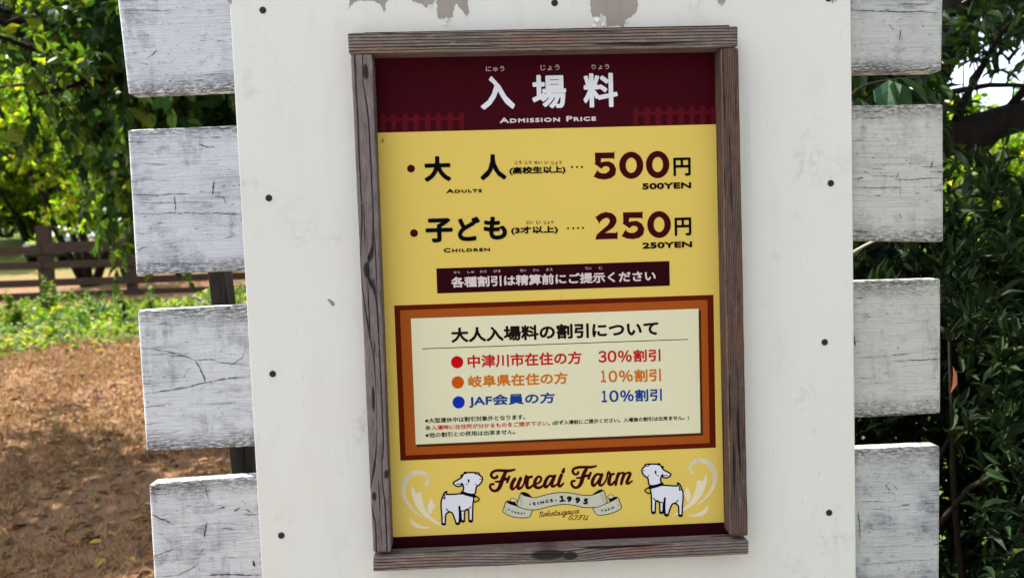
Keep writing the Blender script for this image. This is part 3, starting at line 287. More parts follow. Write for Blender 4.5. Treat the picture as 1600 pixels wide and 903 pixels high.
CRACKS={'L1': [[(-0.4111,1.0141),(-0.3603,1.0126),(-0.3074,1.0117),0.00115],[(-0.2801,0.8961),(-0.2416,0.8978),(-0.2251,0.8979),0.00115],[(-0.2703,0.8766),(-0.2455,0.8779),0.00144],[(-0.3654,0.9297),(-0.3512,0.9389),(-0.3469,0.9428),0.00144],[(-0.4029,0.9388),(-0.3757,0.9395),0.00058],[(-0.4013,0.9638),(-0.3769,0.964),0.00058],[(-0.241,0.9566),(-0.222,0.9547),0.00086],[(-0.2276,0.8788),(-0.2193,0.8794),0.00403]],'L2': [[(-0.4069,0.69),(-0.3631,0.6882),(-0.3311,0.6884),(-0.3029,0.6891),0.00167],[(-0.401,0.6571),(-0.317,0.6547),(-0.2649,0.6521),(-0.2166,0.6493),0.00146],[(-0.4058,0.7829),(-0.3733,0.7824),0.00167],[(-0.2818,0.7764),(-0.27,0.7721),(-0.2541,0.7708),0.00209],[(-0.2587,0.7103),(-0.2614,0.6983),(-0.2631,0.6841),0.00251],[(-0.4067,0.567),(-0.3224,0.5639),(-0.2255,0.5625),0.00125],[(-0.4038,0.6766),(-0.3319,0.6746),(-0.2678,0.6717),0.00105],[(-0.2448,0.6502),(-0.2167,0.6481),0.00251],[(-0.4031,0.5913),(-0.3806,0.5987),0.00125],[(-0.3312,0.6864),(-0.3291,0.6681),(-0.3324,0.6519),0.00167],[(-0.2473,0.6063),(-0.2268,0.6117),0.00125],[(-0.4052,0.717),(-0.3336,0.7135),0.00067],[(-0.4032,0.6218),(-0.3713,0.6199),0.00084],[(-0.2611,0.7887),(-0.2411,0.7873),0.00167],[(-0.308,0.8061),(-0.2202,0.8028),0.00209],[(-0.259,0.684),(-0.2432,0.6794),(-0.24,0.6651),0.00167]],'L3': [[(-0.4093,0.4151),(-0.3757,0.4067),(-0.352,0.4033),(-0.3219,0.393),(-0.3118,0.3884),(-0.281,0.3878),(-0.2608,0.381),(-0.2402,0.3791),(-0.2155,0.3774),0.00159],[(-0.4126,0.3295),(-0.3733,0.3348),(-0.3319,0.3383),(-0.2937,0.3462),(-0.2624,0.3519),(-0.2151,0.3538),0.00194],[(-0.3119,0.3877),(-0.304,0.3758),(-0.2996,0.3633),(-0.2954,0.3473),0.00212],[(-0.3143,0.3762),(-0.3266,0.3708),(-0.3343,0.356),0.00088],[(-0.4093,0.3065),(-0.3749,0.3085),(-0.3555,0.3165),0.00123],[(-0.4096,0.273),(-0.3732,0.2792),0.00078],[(-0.4108,0.2544),(-0.3711,0.2572),(-0.3417,0.2612),0.00088],[(-0.4021,0.2451),(-0.4039,0.2374),(-0.4017,0.2295),0.00141],[(-0.345,0.234),(-0.3207,0.2372),(-0.297,0.2404),0.00106],[(-0.2544,0.4637),(-0.2491,0.4663),(-0.2375,0.4588),0.00106],[(-0.3726,0.4578),(-0.3556,0.4572),0.00141],[(-0.4098,0.4614),(-0.3792,0.4616),0.00088],[(-0.2509,0.3736),(-0.226,0.3884),(-0.2178,0.4109),0.00106],[(-0.2577,0.2514),(-0.2369,0.2519),0.00088],[(-0.3592,0.3973),(-0.3319,0.3969),0.00123]],'L4': [[(-0.407,0.109),(-0.3886,0.0982),(-0.3669,0.085),0.00195],[(-0.3672,0.0802),(-0.3239,0.0809),(-0.3073,0.0834),(-0.236,0.0807),0.0007],[(-0.4077,0.0751),(-0.3903,0.07),(-0.3801,0.0567),(-0.3696,0.0491),0.00084],[(-0.4092,0.0289),(-0.3895,0.0373),(-0.368,0.0405),0.00139],[(-0.4088,-0.0087),(-0.365,-0.0104),(-0.3452,-0.0006),(-0.3193,0.018),0.00139],[(-0.3059,0.1564),(-0.304,0.1422),(-0.302,0.1293),0.00111],[(-0.3125,0.1601),(-0.3033,0.1534),(-0.2969,0.1461),0.00084],[(-0.3183,-0.0111),(-0.2825,-0.0125),(-0.2136,-0.0149),0.00251],[(-0.3074,0.0914),(-0.3121,0.0718),(-0.3143,0.0577),0.00251],[(-0.2273,0.0133),(-0.2252,0.0003),0.00446],[(-0.407,0.1527),(-0.3851,0.1545),0.00223],[(-0.2892,0.1132),(-0.2726,0.1152),0.00278],[(-0.2566,0.1059),(-0.2452,0.1138),0.00334],[(-0.2371,0.1106),(-0.2239,0.1014),0.00223],[(-0.3269,0.0298),(-0.3153,0.0406),0.00111]],'R1': [[(0.9081,0.9829),(0.9444,0.9812),(0.9683,0.9799),(1.0019,0.9777),(1.0403,0.9762),(1.0803,0.9743),0.00212],[(0.9772,0.8687),(1.0158,0.8714),(1.052,0.8742),(1.0738,0.8746),0.00189],[(1.0402,0.9521),(1.0441,0.9506),0.00283],[(1.0564,0.8899),(1.0603,0.8884),0.00236],[(0.9075,0.8733),(0.9772,0.8701),0.00118],[(1.0017,0.9475),(0.998,0.9267),0.00236],[(0.9778,0.9573),(0.9873,0.9455),0.00118],[(0.9076,0.8803),(0.9436,0.8817),0.00094],[(1.0641,0.8832),(1.0787,0.8852),0.00142]],'R2': [[(0.9079,0.6757),(0.9288,0.6776),0.00188],[(0.9417,0.6809),(0.9949,0.6796),0.00125],[(0.9878,0.6726),(1.0143,0.6724),(1.0499,0.6738),(1.0758,0.6736),0.00157],[(0.9078,0.6616),(0.9657,0.6588),(1.0045,0.6582),0.00157],[(1.0532,0.6847),(1.0813,0.6847),0.00125],[(1.0386,0.6952),(1.0775,0.6956),0.00125],[(0.9086,0.5797),(0.9232,0.5785),(0.9387,0.577),0.0022],[(0.9091,0.8012),(0.9411,0.7987),(0.9667,0.7971),0.00125],[(0.9282,0.7888),(0.9474,0.787),(0.9666,0.7877),0.00125],[(1.0074,0.7084),(1.0112,0.7064),0.00251],[(0.995,0.6846),(0.9891,0.6738),0.00188],[(1.0597,0.7077),(1.0558,0.6906),0.00282],[(0.9982,0.6798),(0.9979,0.6389),0.00078],[(1.0595,0.6501),(1.079,0.6501),0.00125],[(0.9961,0.6105),(0.9993,0.6009),0.0022],[(0.9463,0.6453),(0.9624,0.6432),0.00125],[(0.9086,0.7458),(0.9278,0.7471),0.00063],[(1.0567,0.7883),(1.0809,0.7885),0.00094],[(0.9435,0.6941),(0.9628,0.6941),0.00125],[(1.0401,0.6564),(1.079,0.6552),0.00063]],'R3': [[(0.909,0.3421),(0.9445,0.3426),(0.9722,0.3434),0.00133],[(0.9781,0.3443),(1.0157,0.3455),0.00133],[(0.98,0.3329),(0.9958,0.3335),(1.0315,0.3339),(1.0752,0.3329),0.00171],[(0.912,0.2339),(0.9834,0.2332),(1.059,0.2306),0.0019],[(1.0455,0.3529),(1.0752,0.3529),0.00114],[(0.9075,0.3849),(0.91,0.3654),0.00341],[(0.9254,0.4191),(0.9431,0.4192),0.00095],[(0.9125,0.2912),(0.9956,0.2955),0.00061],[(1.0716,0.4678),(1.0755,0.4483),0.00227],[(0.9101,0.4545),(0.9258,0.4555),0.00152],[(0.9652,0.4795),(1.0242,0.4789),0.00152]],'R4': [[(0.9366,0.0514),(0.9674,0.0506),0.0012],[(0.9928,0.0563),(1.0128,0.0568),0.00172],[(1.0365,0.0589),(1.071,0.0557),0.0012],[(0.9659,0.0988),(0.9756,0.0861),0.00206],[(0.9822,0.0955),(0.9901,0.0868),0.00137],[(0.9158,-0.0536),(0.9886,-0.0538),(1.0653,-0.0522),0.00086],[(0.9308,0.0057),(0.9363,0.009),0.00206],[(0.9143,-0.0208),(1.0653,-0.0248),0.00062],[(1.058,-0.0208),(1.0708,-0.0233),0.00137],[(0.9177,0.1669),(0.9284,0.1502),0.00137],[(0.9169,0.0679),(0.9567,0.0667),0.00086],[(0.9741,-0.0421),(0.9814,-0.0406),0.00172],[(0.9131,0.05),(0.9155,-0.0081),0.00172]]}
PEELS=[[(0.0003,1.0533),(-0.0017,1.0113),(-0.0005,1.0042),(0.0061,1.0116),(0.0153,1.0154),(0.0243,1.016),(0.0444,1.0142),(0.0532,1.0078),(0.0589,0.9948),(0.0618,0.9988),(0.0633,1.0076),(0.067,1.0146),(0.072,1.0517)],[(0.1091,1.0509),(0.1097,1.0121),(0.1164,1.0115),(0.1253,1.0084),(0.1336,1.0002),(0.141,1.0054),(0.1479,1.007),(0.1519,1.05)],[(0.1546,1.0499),(0.152,0.9967),(0.1536,0.9811),(0.1672,0.9816),(0.1809,0.9826),(0.1813,0.9938),(0.1875,1.007),(0.1918,1.0013),(0.2004,0.99),(0.2047,0.9832),(0.2098,0.992),(0.2078,1.0043),(0.2102,1.0487)],[(0.4269,1.0432),(0.4263,0.9873),(0.4296,0.9774),(0.4531,0.9796),(0.4543,0.9603),(0.4742,0.9616),(0.4849,0.9574),(0.4889,0.9718),(0.5072,0.9819),(0.5111,0.9959),(0.5105,1.0414)],[(0.6569,1.0383),(0.6571,0.996),(0.6632,0.9924),(0.6699,0.9986),(0.6714,1.038)],[(0.8626,0.9956),(0.8663,0.9913),(0.8689,0.9962),(0.8682,1.0001)],[(0.8704,0.9976),(0.8725,0.9919),(0.8744,0.9968),(0.8737,1.001)],[(-0.2033,1.0554),(-0.2056,1.0137),(-0.211,1.0161),(-0.211,1.0556)]]
FLAKES=[(-0.0033,1.002,0.0061),(0.1671,0.9785,0.0118),(0.175,0.9772,0.0085),(0.1646,0.9719,0.0094),(0.2032,0.9848,0.0061),(0.1444,1.0046,0.0071),(0.1387,1.0037,0.0061),(0.0791,1.0099,0.0042),(0.0605,0.9955,0.0038),(0.4349,0.973,0.0148),(0.4458,0.978,0.0125),(0.4473,0.9657,0.0111),(0.4906,0.9682,0.0096),(0.431,0.9626,0.0096),(0.6578,0.9932,0.0066),(0.6668,0.9881,0.0059),(0.3945,1.0038,0.0066),(0.4179,1.0057,0.0059)]
SCREWS=[(-0.1523,1.0032),(0.3622,1.0042),(-0.1592,0.6754),(-0.1691,0.3601),(-0.1691,0.0627),(0.8593,0.6691),(0.8446,0.377),(0.8494,0.055),(0.8588,1.0008)]
CHIP=[(-0.0651,0.4929),(-0.0595,0.4904),(-0.054,0.4867),(-0.0519,0.482),(-0.0532,0.4786),(-0.0567,0.4787),(-0.0599,0.4835),(-0.0631,0.4882)]

# ---------------------------------------------------------------- camera
def rot_ypr(y, p, r):
    return Matrix.Rotation(y, 3, 'Z') @ Matrix.Rotation(p, 3, 'X') @ Matrix.Rotation(r, 3, 'Y')
Rm = rot_ypr(*[rad(a) for a in CAM_YPR])
cam = bpy.data.cameras.new('camera')
cam.sensor_width = 36; cam.lens = 1155 / 1600 * 36
cam.clip_start = .05; cam.clip_end = 600
cam.dof.use_dof = True; cam.dof.focus_distance = 1.33; cam.dof.aperture_fstop = 4.8
co = bpy.data.objects.new('camera', cam); COL.objects.link(co)
M = Matrix((Rm.col[0], Rm.col[2], -Rm.col[1])).transposed().to_4x4()
M.translation = Vector((CAM_AT[0], CAM_AT[1], CAM_AT[2] + ZB))
co.matrix_world = M
S.camera = co
# ---------------------------------------------------------------- light
SUN_EL, SUN_AZ = 54, -56       # the sun stands behind the board, a little to the left
w = bpy.data.worlds.new('World'); S.world = w; w.use_nodes = True
nt = w.node_tree; bg = nt.nodes['Background']
sky = nt.nodes.new('ShaderNodeTexSky'); sky.sky_type = 'NISHITA'; sky.sun_disc = False
sky.sun_elevation = rad(SUN_EL); sky.sun_rotation = rad(SUN_AZ)
sky.air_density = 1.0; sky.dust_density = 2.0; sky.ozone_density = 1.0
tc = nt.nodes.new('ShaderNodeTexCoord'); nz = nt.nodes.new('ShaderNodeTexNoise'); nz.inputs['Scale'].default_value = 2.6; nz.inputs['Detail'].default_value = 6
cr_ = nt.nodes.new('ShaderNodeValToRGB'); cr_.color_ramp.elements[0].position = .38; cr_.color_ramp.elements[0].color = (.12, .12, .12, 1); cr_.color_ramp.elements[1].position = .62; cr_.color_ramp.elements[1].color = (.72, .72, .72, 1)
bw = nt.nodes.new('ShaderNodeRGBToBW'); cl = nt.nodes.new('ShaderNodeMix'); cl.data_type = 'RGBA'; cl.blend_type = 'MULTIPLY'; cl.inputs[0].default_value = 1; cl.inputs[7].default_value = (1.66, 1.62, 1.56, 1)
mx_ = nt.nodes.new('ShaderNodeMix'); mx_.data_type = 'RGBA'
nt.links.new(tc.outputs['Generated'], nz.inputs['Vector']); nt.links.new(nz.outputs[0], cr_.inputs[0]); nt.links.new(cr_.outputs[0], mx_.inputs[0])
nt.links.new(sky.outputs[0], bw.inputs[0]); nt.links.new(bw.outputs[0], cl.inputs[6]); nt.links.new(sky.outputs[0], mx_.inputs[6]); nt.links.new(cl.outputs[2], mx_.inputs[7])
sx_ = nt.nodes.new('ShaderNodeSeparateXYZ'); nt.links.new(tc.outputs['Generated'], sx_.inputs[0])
mr_ = nt.nodes.new('ShaderNodeValToRGB'); mr_.color_ramp.elements[0].position = .15; mr_.color_ramp.elements[0].color = (1.12, 1.12, 1.12, 1); mr_.color_ramp.elements[1].position = .97; mr_.color_ramp.elements[1].color = (.27, .265, .205, 1)  # added gradient: sky dimmed and warmed towards front right, shaping the board's light
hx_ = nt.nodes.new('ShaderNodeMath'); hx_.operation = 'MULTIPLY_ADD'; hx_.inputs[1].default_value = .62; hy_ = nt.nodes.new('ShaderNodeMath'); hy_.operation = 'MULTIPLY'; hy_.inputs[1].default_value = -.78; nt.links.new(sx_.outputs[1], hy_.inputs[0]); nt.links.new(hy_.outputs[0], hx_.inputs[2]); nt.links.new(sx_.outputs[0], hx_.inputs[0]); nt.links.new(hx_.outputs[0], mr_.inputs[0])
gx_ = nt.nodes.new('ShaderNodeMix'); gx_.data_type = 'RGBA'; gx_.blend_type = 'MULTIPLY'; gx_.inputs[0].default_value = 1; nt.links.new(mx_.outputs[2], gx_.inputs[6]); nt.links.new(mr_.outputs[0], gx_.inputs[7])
zr_ = nt.nodes.new('ShaderNodeValToRGB'); zr_.color_ramp.elements[0].position = .08; zr_.color_ramp.elements[0].color = (.12, .125, .11, 1); zr_.color_ramp.elements[1].position = .68; zr_.color_ramp.elements[1].color = (1.9, 1.88, 1.84, 1); nt.links.new(sx_.outputs[2], zr_.inputs[0])  # added ramp: sky behind the viewer dimmed low, raised overhead, for top-down light
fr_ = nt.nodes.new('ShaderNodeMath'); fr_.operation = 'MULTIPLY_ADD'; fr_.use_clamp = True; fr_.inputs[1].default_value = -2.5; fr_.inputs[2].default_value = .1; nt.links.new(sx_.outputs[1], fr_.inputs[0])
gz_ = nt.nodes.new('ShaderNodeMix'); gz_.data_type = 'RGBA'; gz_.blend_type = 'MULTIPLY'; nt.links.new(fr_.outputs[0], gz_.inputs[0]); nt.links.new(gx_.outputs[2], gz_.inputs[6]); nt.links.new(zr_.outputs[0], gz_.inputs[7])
nt.links.new(gz_.outputs[2], bg.inputs[0]); bg.inputs[1].default_value = .125        # sky gradients by direction, added to shape the light on the board          # thin bright cloud over the blue
sl = bpy.data.lights.new('sun', 'SUN'); sl.energy = 4.8; sl.angle = rad(.6); sl.color = (1, .94, .84)
so = bpy.data.objects.new('sun', sl); COL.objects.link(so)
sd = Vector((math.sin(rad(SUN_AZ)) * math.cos(rad(SUN_EL)), math.cos(rad(SUN_AZ)) * math.cos(rad(SUN_EL)), math.sin(rad(SUN_EL))))
so.rotation_euler = sd.to_track_quat('Z', 'Y').to_euler(); so.location = (0, 0, 12)
S.view_settings.view_transform = 'Standard'; S.view_settings.look = 'None'
S.view_settings.exposure = 1.72; S.view_settings.gamma = 1
S.cycles.max_bounces = 6; S.cycles.transparent_max_bounces = 6
# ---------------------------------------------------------------- helpers
class NB:                      # small node builder
    def __init__(s, name):
        s.m = bpy.data.materials.new(name); s.m.use_nodes = True; s.t = s.m.node_tree
        s.b = s.t.nodes['Principled BSDF']; s.out = s.t.nodes['Material Output']
    def n(s, kind, **k):
        nd = s.t.nodes.new('ShaderNode' + kind)
        for a, v in k.items(): setattr(nd, a, v)
        return nd
    def put(s, sock, v):
        if hasattr(v, 'is_linked') or isinstance(v, bpy.types.NodeSocket): s.t.links.new(v, sock)
        elif v is not None: sock.default_value = v
    def math(s, op, a, b=None, c=None, clamp=False):
        nd = s.n('Math', operation=op, use_clamp=clamp); s.put(nd.inputs[0], a)
        if b is not None: s.put(nd.inputs[1], b)
        if c is not None: s.put(nd.inputs[2], c)
        return nd.outputs[0]
    def noise(s, vec, scale, detail=4, rough=.55, dist=0):
        nd = s.n('TexNoise'); s.put(nd.inputs['Vector'], vec); nd.inputs['Scale'].default_value = scale
        nd.inputs['Detail'].default_value = detail; nd.inputs['Roughness'].default_value = rough; nd.inputs['Distortion'].default_value = dist
        return nd.outputs[0]
    def mapv(s, vec, scale=(1, 1, 1), loc=(0, 0, 0)):
        nd = s.n('Mapping'); s.put(nd.inputs[0], vec); nd.inputs[1].default_value = loc; nd.inputs[3].default_value = scale
        return nd.outputs[0]
    def ramp(s, f, *stops, interp='LINEAR'):
        nd = s.n('ValToRGB'); s.put(nd.inputs[0], f); e = nd.color_ramp.elements; nd.color_ramp.interpolation = interp
        while len(e) < len(stops): e.new(.5)
        for el, (p, c) in zip(e, stops):
            el.position = p; el.color = (*c, 1) if not isinstance(c, (int, float)) else (c, c, c, 1)
        return nd.outputs[0]
    def mix(s, f, a, b, mode='MIX'):
        nd = s.n('Mix', data_type='RGBA', blend_type=mode); s.put(nd.inputs[0], f)
        s.put(nd.inputs[6], (*a, 1) if isinstance(a, tuple) else a); s.put(nd.inputs[7], (*b, 1) if isinstance(b, tuple) else b)
        return nd.outputs[2]
    def attr(s, name, out='Vector'): return s.n('Attribute', attribute_name=name).outputs[out]
    def sep(s, v):
        nd = s.n('SeparateXYZ'); s.put(nd.inputs[0], v); return nd.outputs
    def comb(s, x, y, z):
        nd = s.n('CombineXYZ'); s.put(nd.inputs[0], x); s.put(nd.inputs[1], y); s.put(nd.inputs[2], z); return nd.outputs[0]
    def obj(s): return s.n('TexCoord').outputs['Object']
    def pos(s): return s.n('NewGeometry').outputs['Position']
    def bump(s, h, strength=.5, dist=.002):
        nd = s.n('Bump'); nd.inputs['Strength'].default_value = strength; nd.inputs['Distance'].default_value = dist
        s.put(nd.inputs['Height'], h); s.t.links.new(nd.outputs[0], s.b.inputs['Normal'])
    def fin(s, col, rough=.7, spec=.3):
        s.put(s.b.inputs['Base Color'], (*col, 1) if isinstance(col, tuple) else col)
        s.put(s.b.inputs['Roughness'], rough); s.b.inputs['Specular IOR Level'].default_value = spec
        return s.m
def plain(name, col, rough=.55, spec=.3):
    b = NB(name)
    n = b.noise(b.obj(), 60, 3)
    c = b.mix(b.ramp(n, (.3, 0.0), (.75, 1.0)), tuple(x * .92 for x in col), tuple(min(1, x * 1.06) for x in col))
    return b.fin(c, rough, spec)
def link(name, me, parent=None):
    o = bpy.data.objects.new(name, me); COL.objects.link(o)
    if parent: o.parent = parent
    return o
def mesh(name, V, F, mats, idx=None, attrs=None, smooth=False):
    me = bpy.data.meshes.new(name); me.from_pydata([tuple(map(float, v)) for v in V], [], F)
    for m in (mats if isinstance(mats, (list, tuple)) else [mats]): me.materials.append(m)
    if idx is not None: me.polygons.foreach_set('material_index', np.array(idx, dtype=np.int32))
    if attrs:
        for k, (typ, data) in attrs.items():
            a = me.attributes.new(k, typ, 'POINT')
            a.data.foreach_set('vector' if typ == 'FLOAT_VECTOR' else 'value', np.array(data, dtype=np.float32).ravel())
    if smooth: me.polygons.foreach_set('use_smooth', np.ones(len(me.polygons), dtype=bool))
    me.update(); return me
def npmesh(name, V, F, mats, attrs=None, smooth=False):
    """V (n,3) array, F (m,k) int array, one face size"""
    me = bpy.data.meshes.new(name); V = np.asarray(V, np.float32); F = np.asarray(F, np.int32); k = F.shape[1]
    me.vertices.add(len(V)); me.vertices.foreach_set('co', V.ravel())
    me.loops.add(F.size); me.loops.foreach_set('vertex_index', F.ravel())
    me.polygons.add(len(F)); me.polygons.foreach_set('loop_start', np.arange(0, F.size, k, dtype=np.int32))
    for m in (mats if isinstance(mats, (list, tuple)) else [mats]): me.materials.append(m)
    if attrs:
        for kk, data in attrs.items():
            a = me.attributes.new(kk, 'FLOAT', 'POINT'); a.data.foreach_set('value', np.asarray(data, np.float32))
    me.polygons.foreach_set('use_smooth', np.full(len(F), smooth))
    me.update(calc_edges=True); me.validate(); return me
def tag(o, label=None, cat=None, group=None, kind=None):
    if label: o['label'] = label
    if cat: o['category'] = cat
    if group: o['group'] = group
    if kind: o['kind'] = kind
    return o
def thing(name, label, cat, loc=(0, 0, 0), group=None):
    o = bpy.data.objects.new(name, None); COL.objects.link(o); o.location = loc; o.empty_display_size = .1
    return tag(o, label, cat, group)
def child(name, me, root, off=True):
    """a part built in world coordinates, hung under a thing"""
    o = link(name, me, root)
    if off: o.matrix_parent_inverse = Matrix.Translation(-Vector(root.location))
    return o
def tube(pts, rads, n=8, cap=True):
    pts = [Vector(p) for p in pts]; V = []; F = []
    up = Vector((.3, .2, 1)).normalized()
    for i, p in enumerate(pts):
        d = (pts[min(i + 1, len(pts) - 1)] - pts[max(i - 1, 0)]).normalized()
        a = d.cross(up)
        if a.length < .05: a = d.cross(Vector((1, 0, 0)))
        a.normalize(); b = d.cross(a)
        for k in range(n):
            t = 2 * math.pi * k / n; V.append(p + (a * math.cos(t) + b * math.sin(t)) * rads[i])
    for i in range(len(pts) - 1):
        for k in range(n): F.append((i * n + k, i * n + (k + 1) % n, (i + 1) * n + (k + 1) % n, (i + 1) * n + k))
    if cap: F.append(tuple(range(n))[::-1]); F.append(tuple((len(pts) - 1) * n + k for k in range(n)))
    return V, F
def join(*vf):
    V = []; F = []
    for v, f in vf:
        o = len(V); V += list(v); F += [tuple(i + o for i in q) for q in f]
    return V, F
def spline(P, sub=6):
    P = [np.array(p, float) for p in P]
    if len(P) < 3: return P
    out = []
    for i in range(len(P) - 1):
        p0 = P[max(i - 1, 0)]; p1 = P[i]; p2 = P[i + 1]; p3 = P[min(i + 2, len(P) - 1)]
        for t in np.linspace(0, 1, sub, endpoint=False):
            out.append(.5 * (2 * p1 + (p2 - p0) * t + (2 * p0 - 5 * p1 + 4 * p2 - p3) * t * t + (3 * p1 - p0 - 3 * p2 + p3) * t ** 3))
    out.append(P[-1]); return out
def box_vf(x0, x1, y0, y1, z0, z1):
    V = [(x, y, z) for z in (z0, z1) for y in (y0, y1) for x in (x0, x1)]
    return V, [(0, 2, 3, 1), (4, 5, 7, 6), (0, 1, 5, 4), (2, 6, 7, 3), (0, 4, 6, 2), (1, 3, 7, 5)]
# ---------------------------------------------------------------- ground and setting
def gz(x, y):
    d = y + 1.3
    return .05 * max(0, d - 3) + .042 * max(0, d - 25) + .02 * math.sin(x * 1.1 + y * .6) * min(1, max(0, d) / 4)
b = NB('ground_dry_grass')
P = b.pos(); X, Y, Z = b.sep(P)
n1 = b.noise(P, 1.3, 5, .6); n2 = b.noise(P, 9, 5, .7); n3 = b.noise(P, 70, 4, .7)
dry = b.mix(n2, (.07, .036, .019), (.28, .155, .075)); dry = b.mix(b.ramp(n3, (.35, 0.), (.7, .8)), dry, (.32, .195, .11)); dry = b.mix(b.ramp(n1, (.45, 0.), (.7, .6)), dry, (.12, .065, .03))
grn = b.mix(n2, (.05, .10, .015), (.16, .22, .04)); grn = b.mix(b.ramp(n3, (.4, 0.), (.8, .5)), grn, (.25, .24, .07))
yb = b.math('ADD', Y, b.math('MULTIPLY', b.math('SUBTRACT', n1, .5), 5.0))
far = b.ramp(b.math('DIVIDE', yb, 60), (.36, 0.), (.46, .85), (.60, 1.))
strip = b.math('MULTIPLY', b.ramp(b.math('DIVIDE', yb, 20), (.44, 0.), (.5, .9), (.62, .9), (.70, 0.)), .8)
right = b.ramp(b.math('DIVIDE', X, 10), (.05, 0.), (.12, .9))
g = b.math('MAXIMUM', b.math('MAXIMUM', far, strip), right)
front = b.ramp(b.math('ADD', b.math('DIVIDE', yb, 20), .5), (.455, 1.), (.47, 0.))
b.bump(b.math('ADD', n3, n2), .8, .03)
MG = b.fin(b.mix(front, b.mix(g, dry, grn), b.mix(n3, (.16, .165, .17), (.27, .27, .27))), .95, .1)   # unseen front ground made grey, added to keep bounce light on the board neutral
xs = np.concatenate([np.linspace(-160, -16, 13), np.linspace(-14, 14, 57), np.linspace(16, 160, 13)])
ys = np.concatenate([np.linspace(-60, -4, 9), np.linspace(-3, 26, 59), np.linspace(28, 200, 30)])
V = [(x, y, gz(x, y)) for y in ys for x in xs]; nx = len(xs)
F = [(j * nx + i, j * nx + i + 1, (j + 1) * nx + i + 1, (j + 1) * nx + i) for j in range(len(ys) - 1) for i in range(nx - 1)]
tag(link('ground', mesh('ground', V, F, MG, smooth=True)), kind='structure')
b = NB('road_asphalt'); P = b.pos()
MR = b.fin(b.mix(b.noise(P, 40, 4), (.10, .10, .105), (.2, .2, .2)), .9, .2)
V = []; F = []
for i, x in enumerate(np.linspace(-120, 60, 46)):
    y = 56 + .05 * x
    V += [(x, y, gz(x, y) + .05), (x, y + 5, gz(x, y + 5) + .05)]
    if i: F.append((2 * i - 2, 2 * i, 2 * i + 1, 2 * i - 1))
tag(link('road', mesh('road', V, F, MR)), kind='structure')
# ---------------------------------------------------------------- the board
def wall_paint(name, col):
    b = NB(name); o = b.pos()
    n1 = b.noise(b.mapv(o, (3, 3, 1.2)), 1.4, 4, .5); n2 = b.noise(o, 90, 3, .6); n3 = b.noise(b.mapv(o, (1, 1, .25)), 26, 5, .7)
    c = b.mix(b.ramp(n1, (.3, 0.), (.7, 1.)), tuple(x * .955 for x in col), col)
    c = b.mix(b.ramp(n3, (.52, 0.), (.72, .45)), c, tuple(x * .84 for x in col))
    st_ = b.noise(b.mapv(o, (34, 34, .9)), 1, 4, .6); c = b.mix(b.math('MULTIPLY', b.ramp(st_, (.58, 0.), (.74, .42)), b.ramp(b.noise(o, 3.1, 2), (.4, 0.), (.6, 1.))), c, (.50, .50, .43))
    vo = b.n('TexVoronoi'); vo.inputs['Scale'].default_value = 23; b.put(vo.inputs['Vector'], o)
    c = b.mix(b.ramp(vo.outputs['Distance'], (.0, .85), (.035, .0)), c, (.22, .20, .18))
    big = b.noise(o, 7, 3, .6)
    c = b.mix(b.math('MULTIPLY', b.ramp(big, (.58, 0.), (.70, 1.)), b.ramp(n2, (.42, 0.), (.62, .5))), c, (.40, .41, .34))
    sc = b.noise(b.mapv(o, (300, 300, 22)), 1, 3, .5); c = b.mix(b.math('MULTIPLY', b.ramp(sc, (.70, 0.), (.76, .6)), b.ramp(n1, (.45, 0.), (.6, 1.))), c, (.36, .35, .31))
    c = b.mix(b.ramp(b.noise(o, 4.5, 3, .6), (.42, 0.), (.62, .5)), c, (col[0] * 1.0, col[1] * .945, col[2] * .925))
    b.bump(b.math('ADD', b.math('MULTIPLY', n2, .5), n3), .12, .002)
    return b.fin(c, .5, .35)
MB = wall_paint('cream_white_paint', (.80, .785, .715))
MBARE = NB('bare_weathered_ply'); _o = MBARE.pos()
_n = MBARE.noise(MBARE.mapv(_o, (1, 1, .15)), 60, 4, .6)
MBARE.bump(_n, .4, .002); MBARE = MBARE.fin(MBARE.mix(_n, (.30, .255, .215), (.43, .375, .325)), .85, .15)
def W(q, y): return (q[0], y, q[1] + ZB)
def plate(q, y0, y1, bev=.002):
    """plate from a front quad TL TR BR BL, sharp with a thin bevelled front edge"""
    c = np.mean(q, axis=0); inn = [tuple(np.array(p) + np.sign(c - np.array(p)) * bev) for p in q]
    V = [W(p, y0) for p in inn] + [W(p, y0 + bev) for p in q] + [W(p, y1) for p in q]
    F = [(3, 2, 1, 0), (8, 9, 10, 11)]
    for k in range(4):
        j = (k + 1) % 4; F += [(k, j, 4 + j, 4 + k), (4 + k, 4 + j, 8 + j, 8 + k)]
    return V, F
BY = .036
board = thing('sign_board', 'tall off-white painted panel with black screws and peeling top edge, behind the framed price sign', 'board', (.34, .04, 0))
q = [BOARD[0], BOARD[1], (BOARD[2][0], -ZB + .02), (BOARD[3][0], -ZB + .02)]
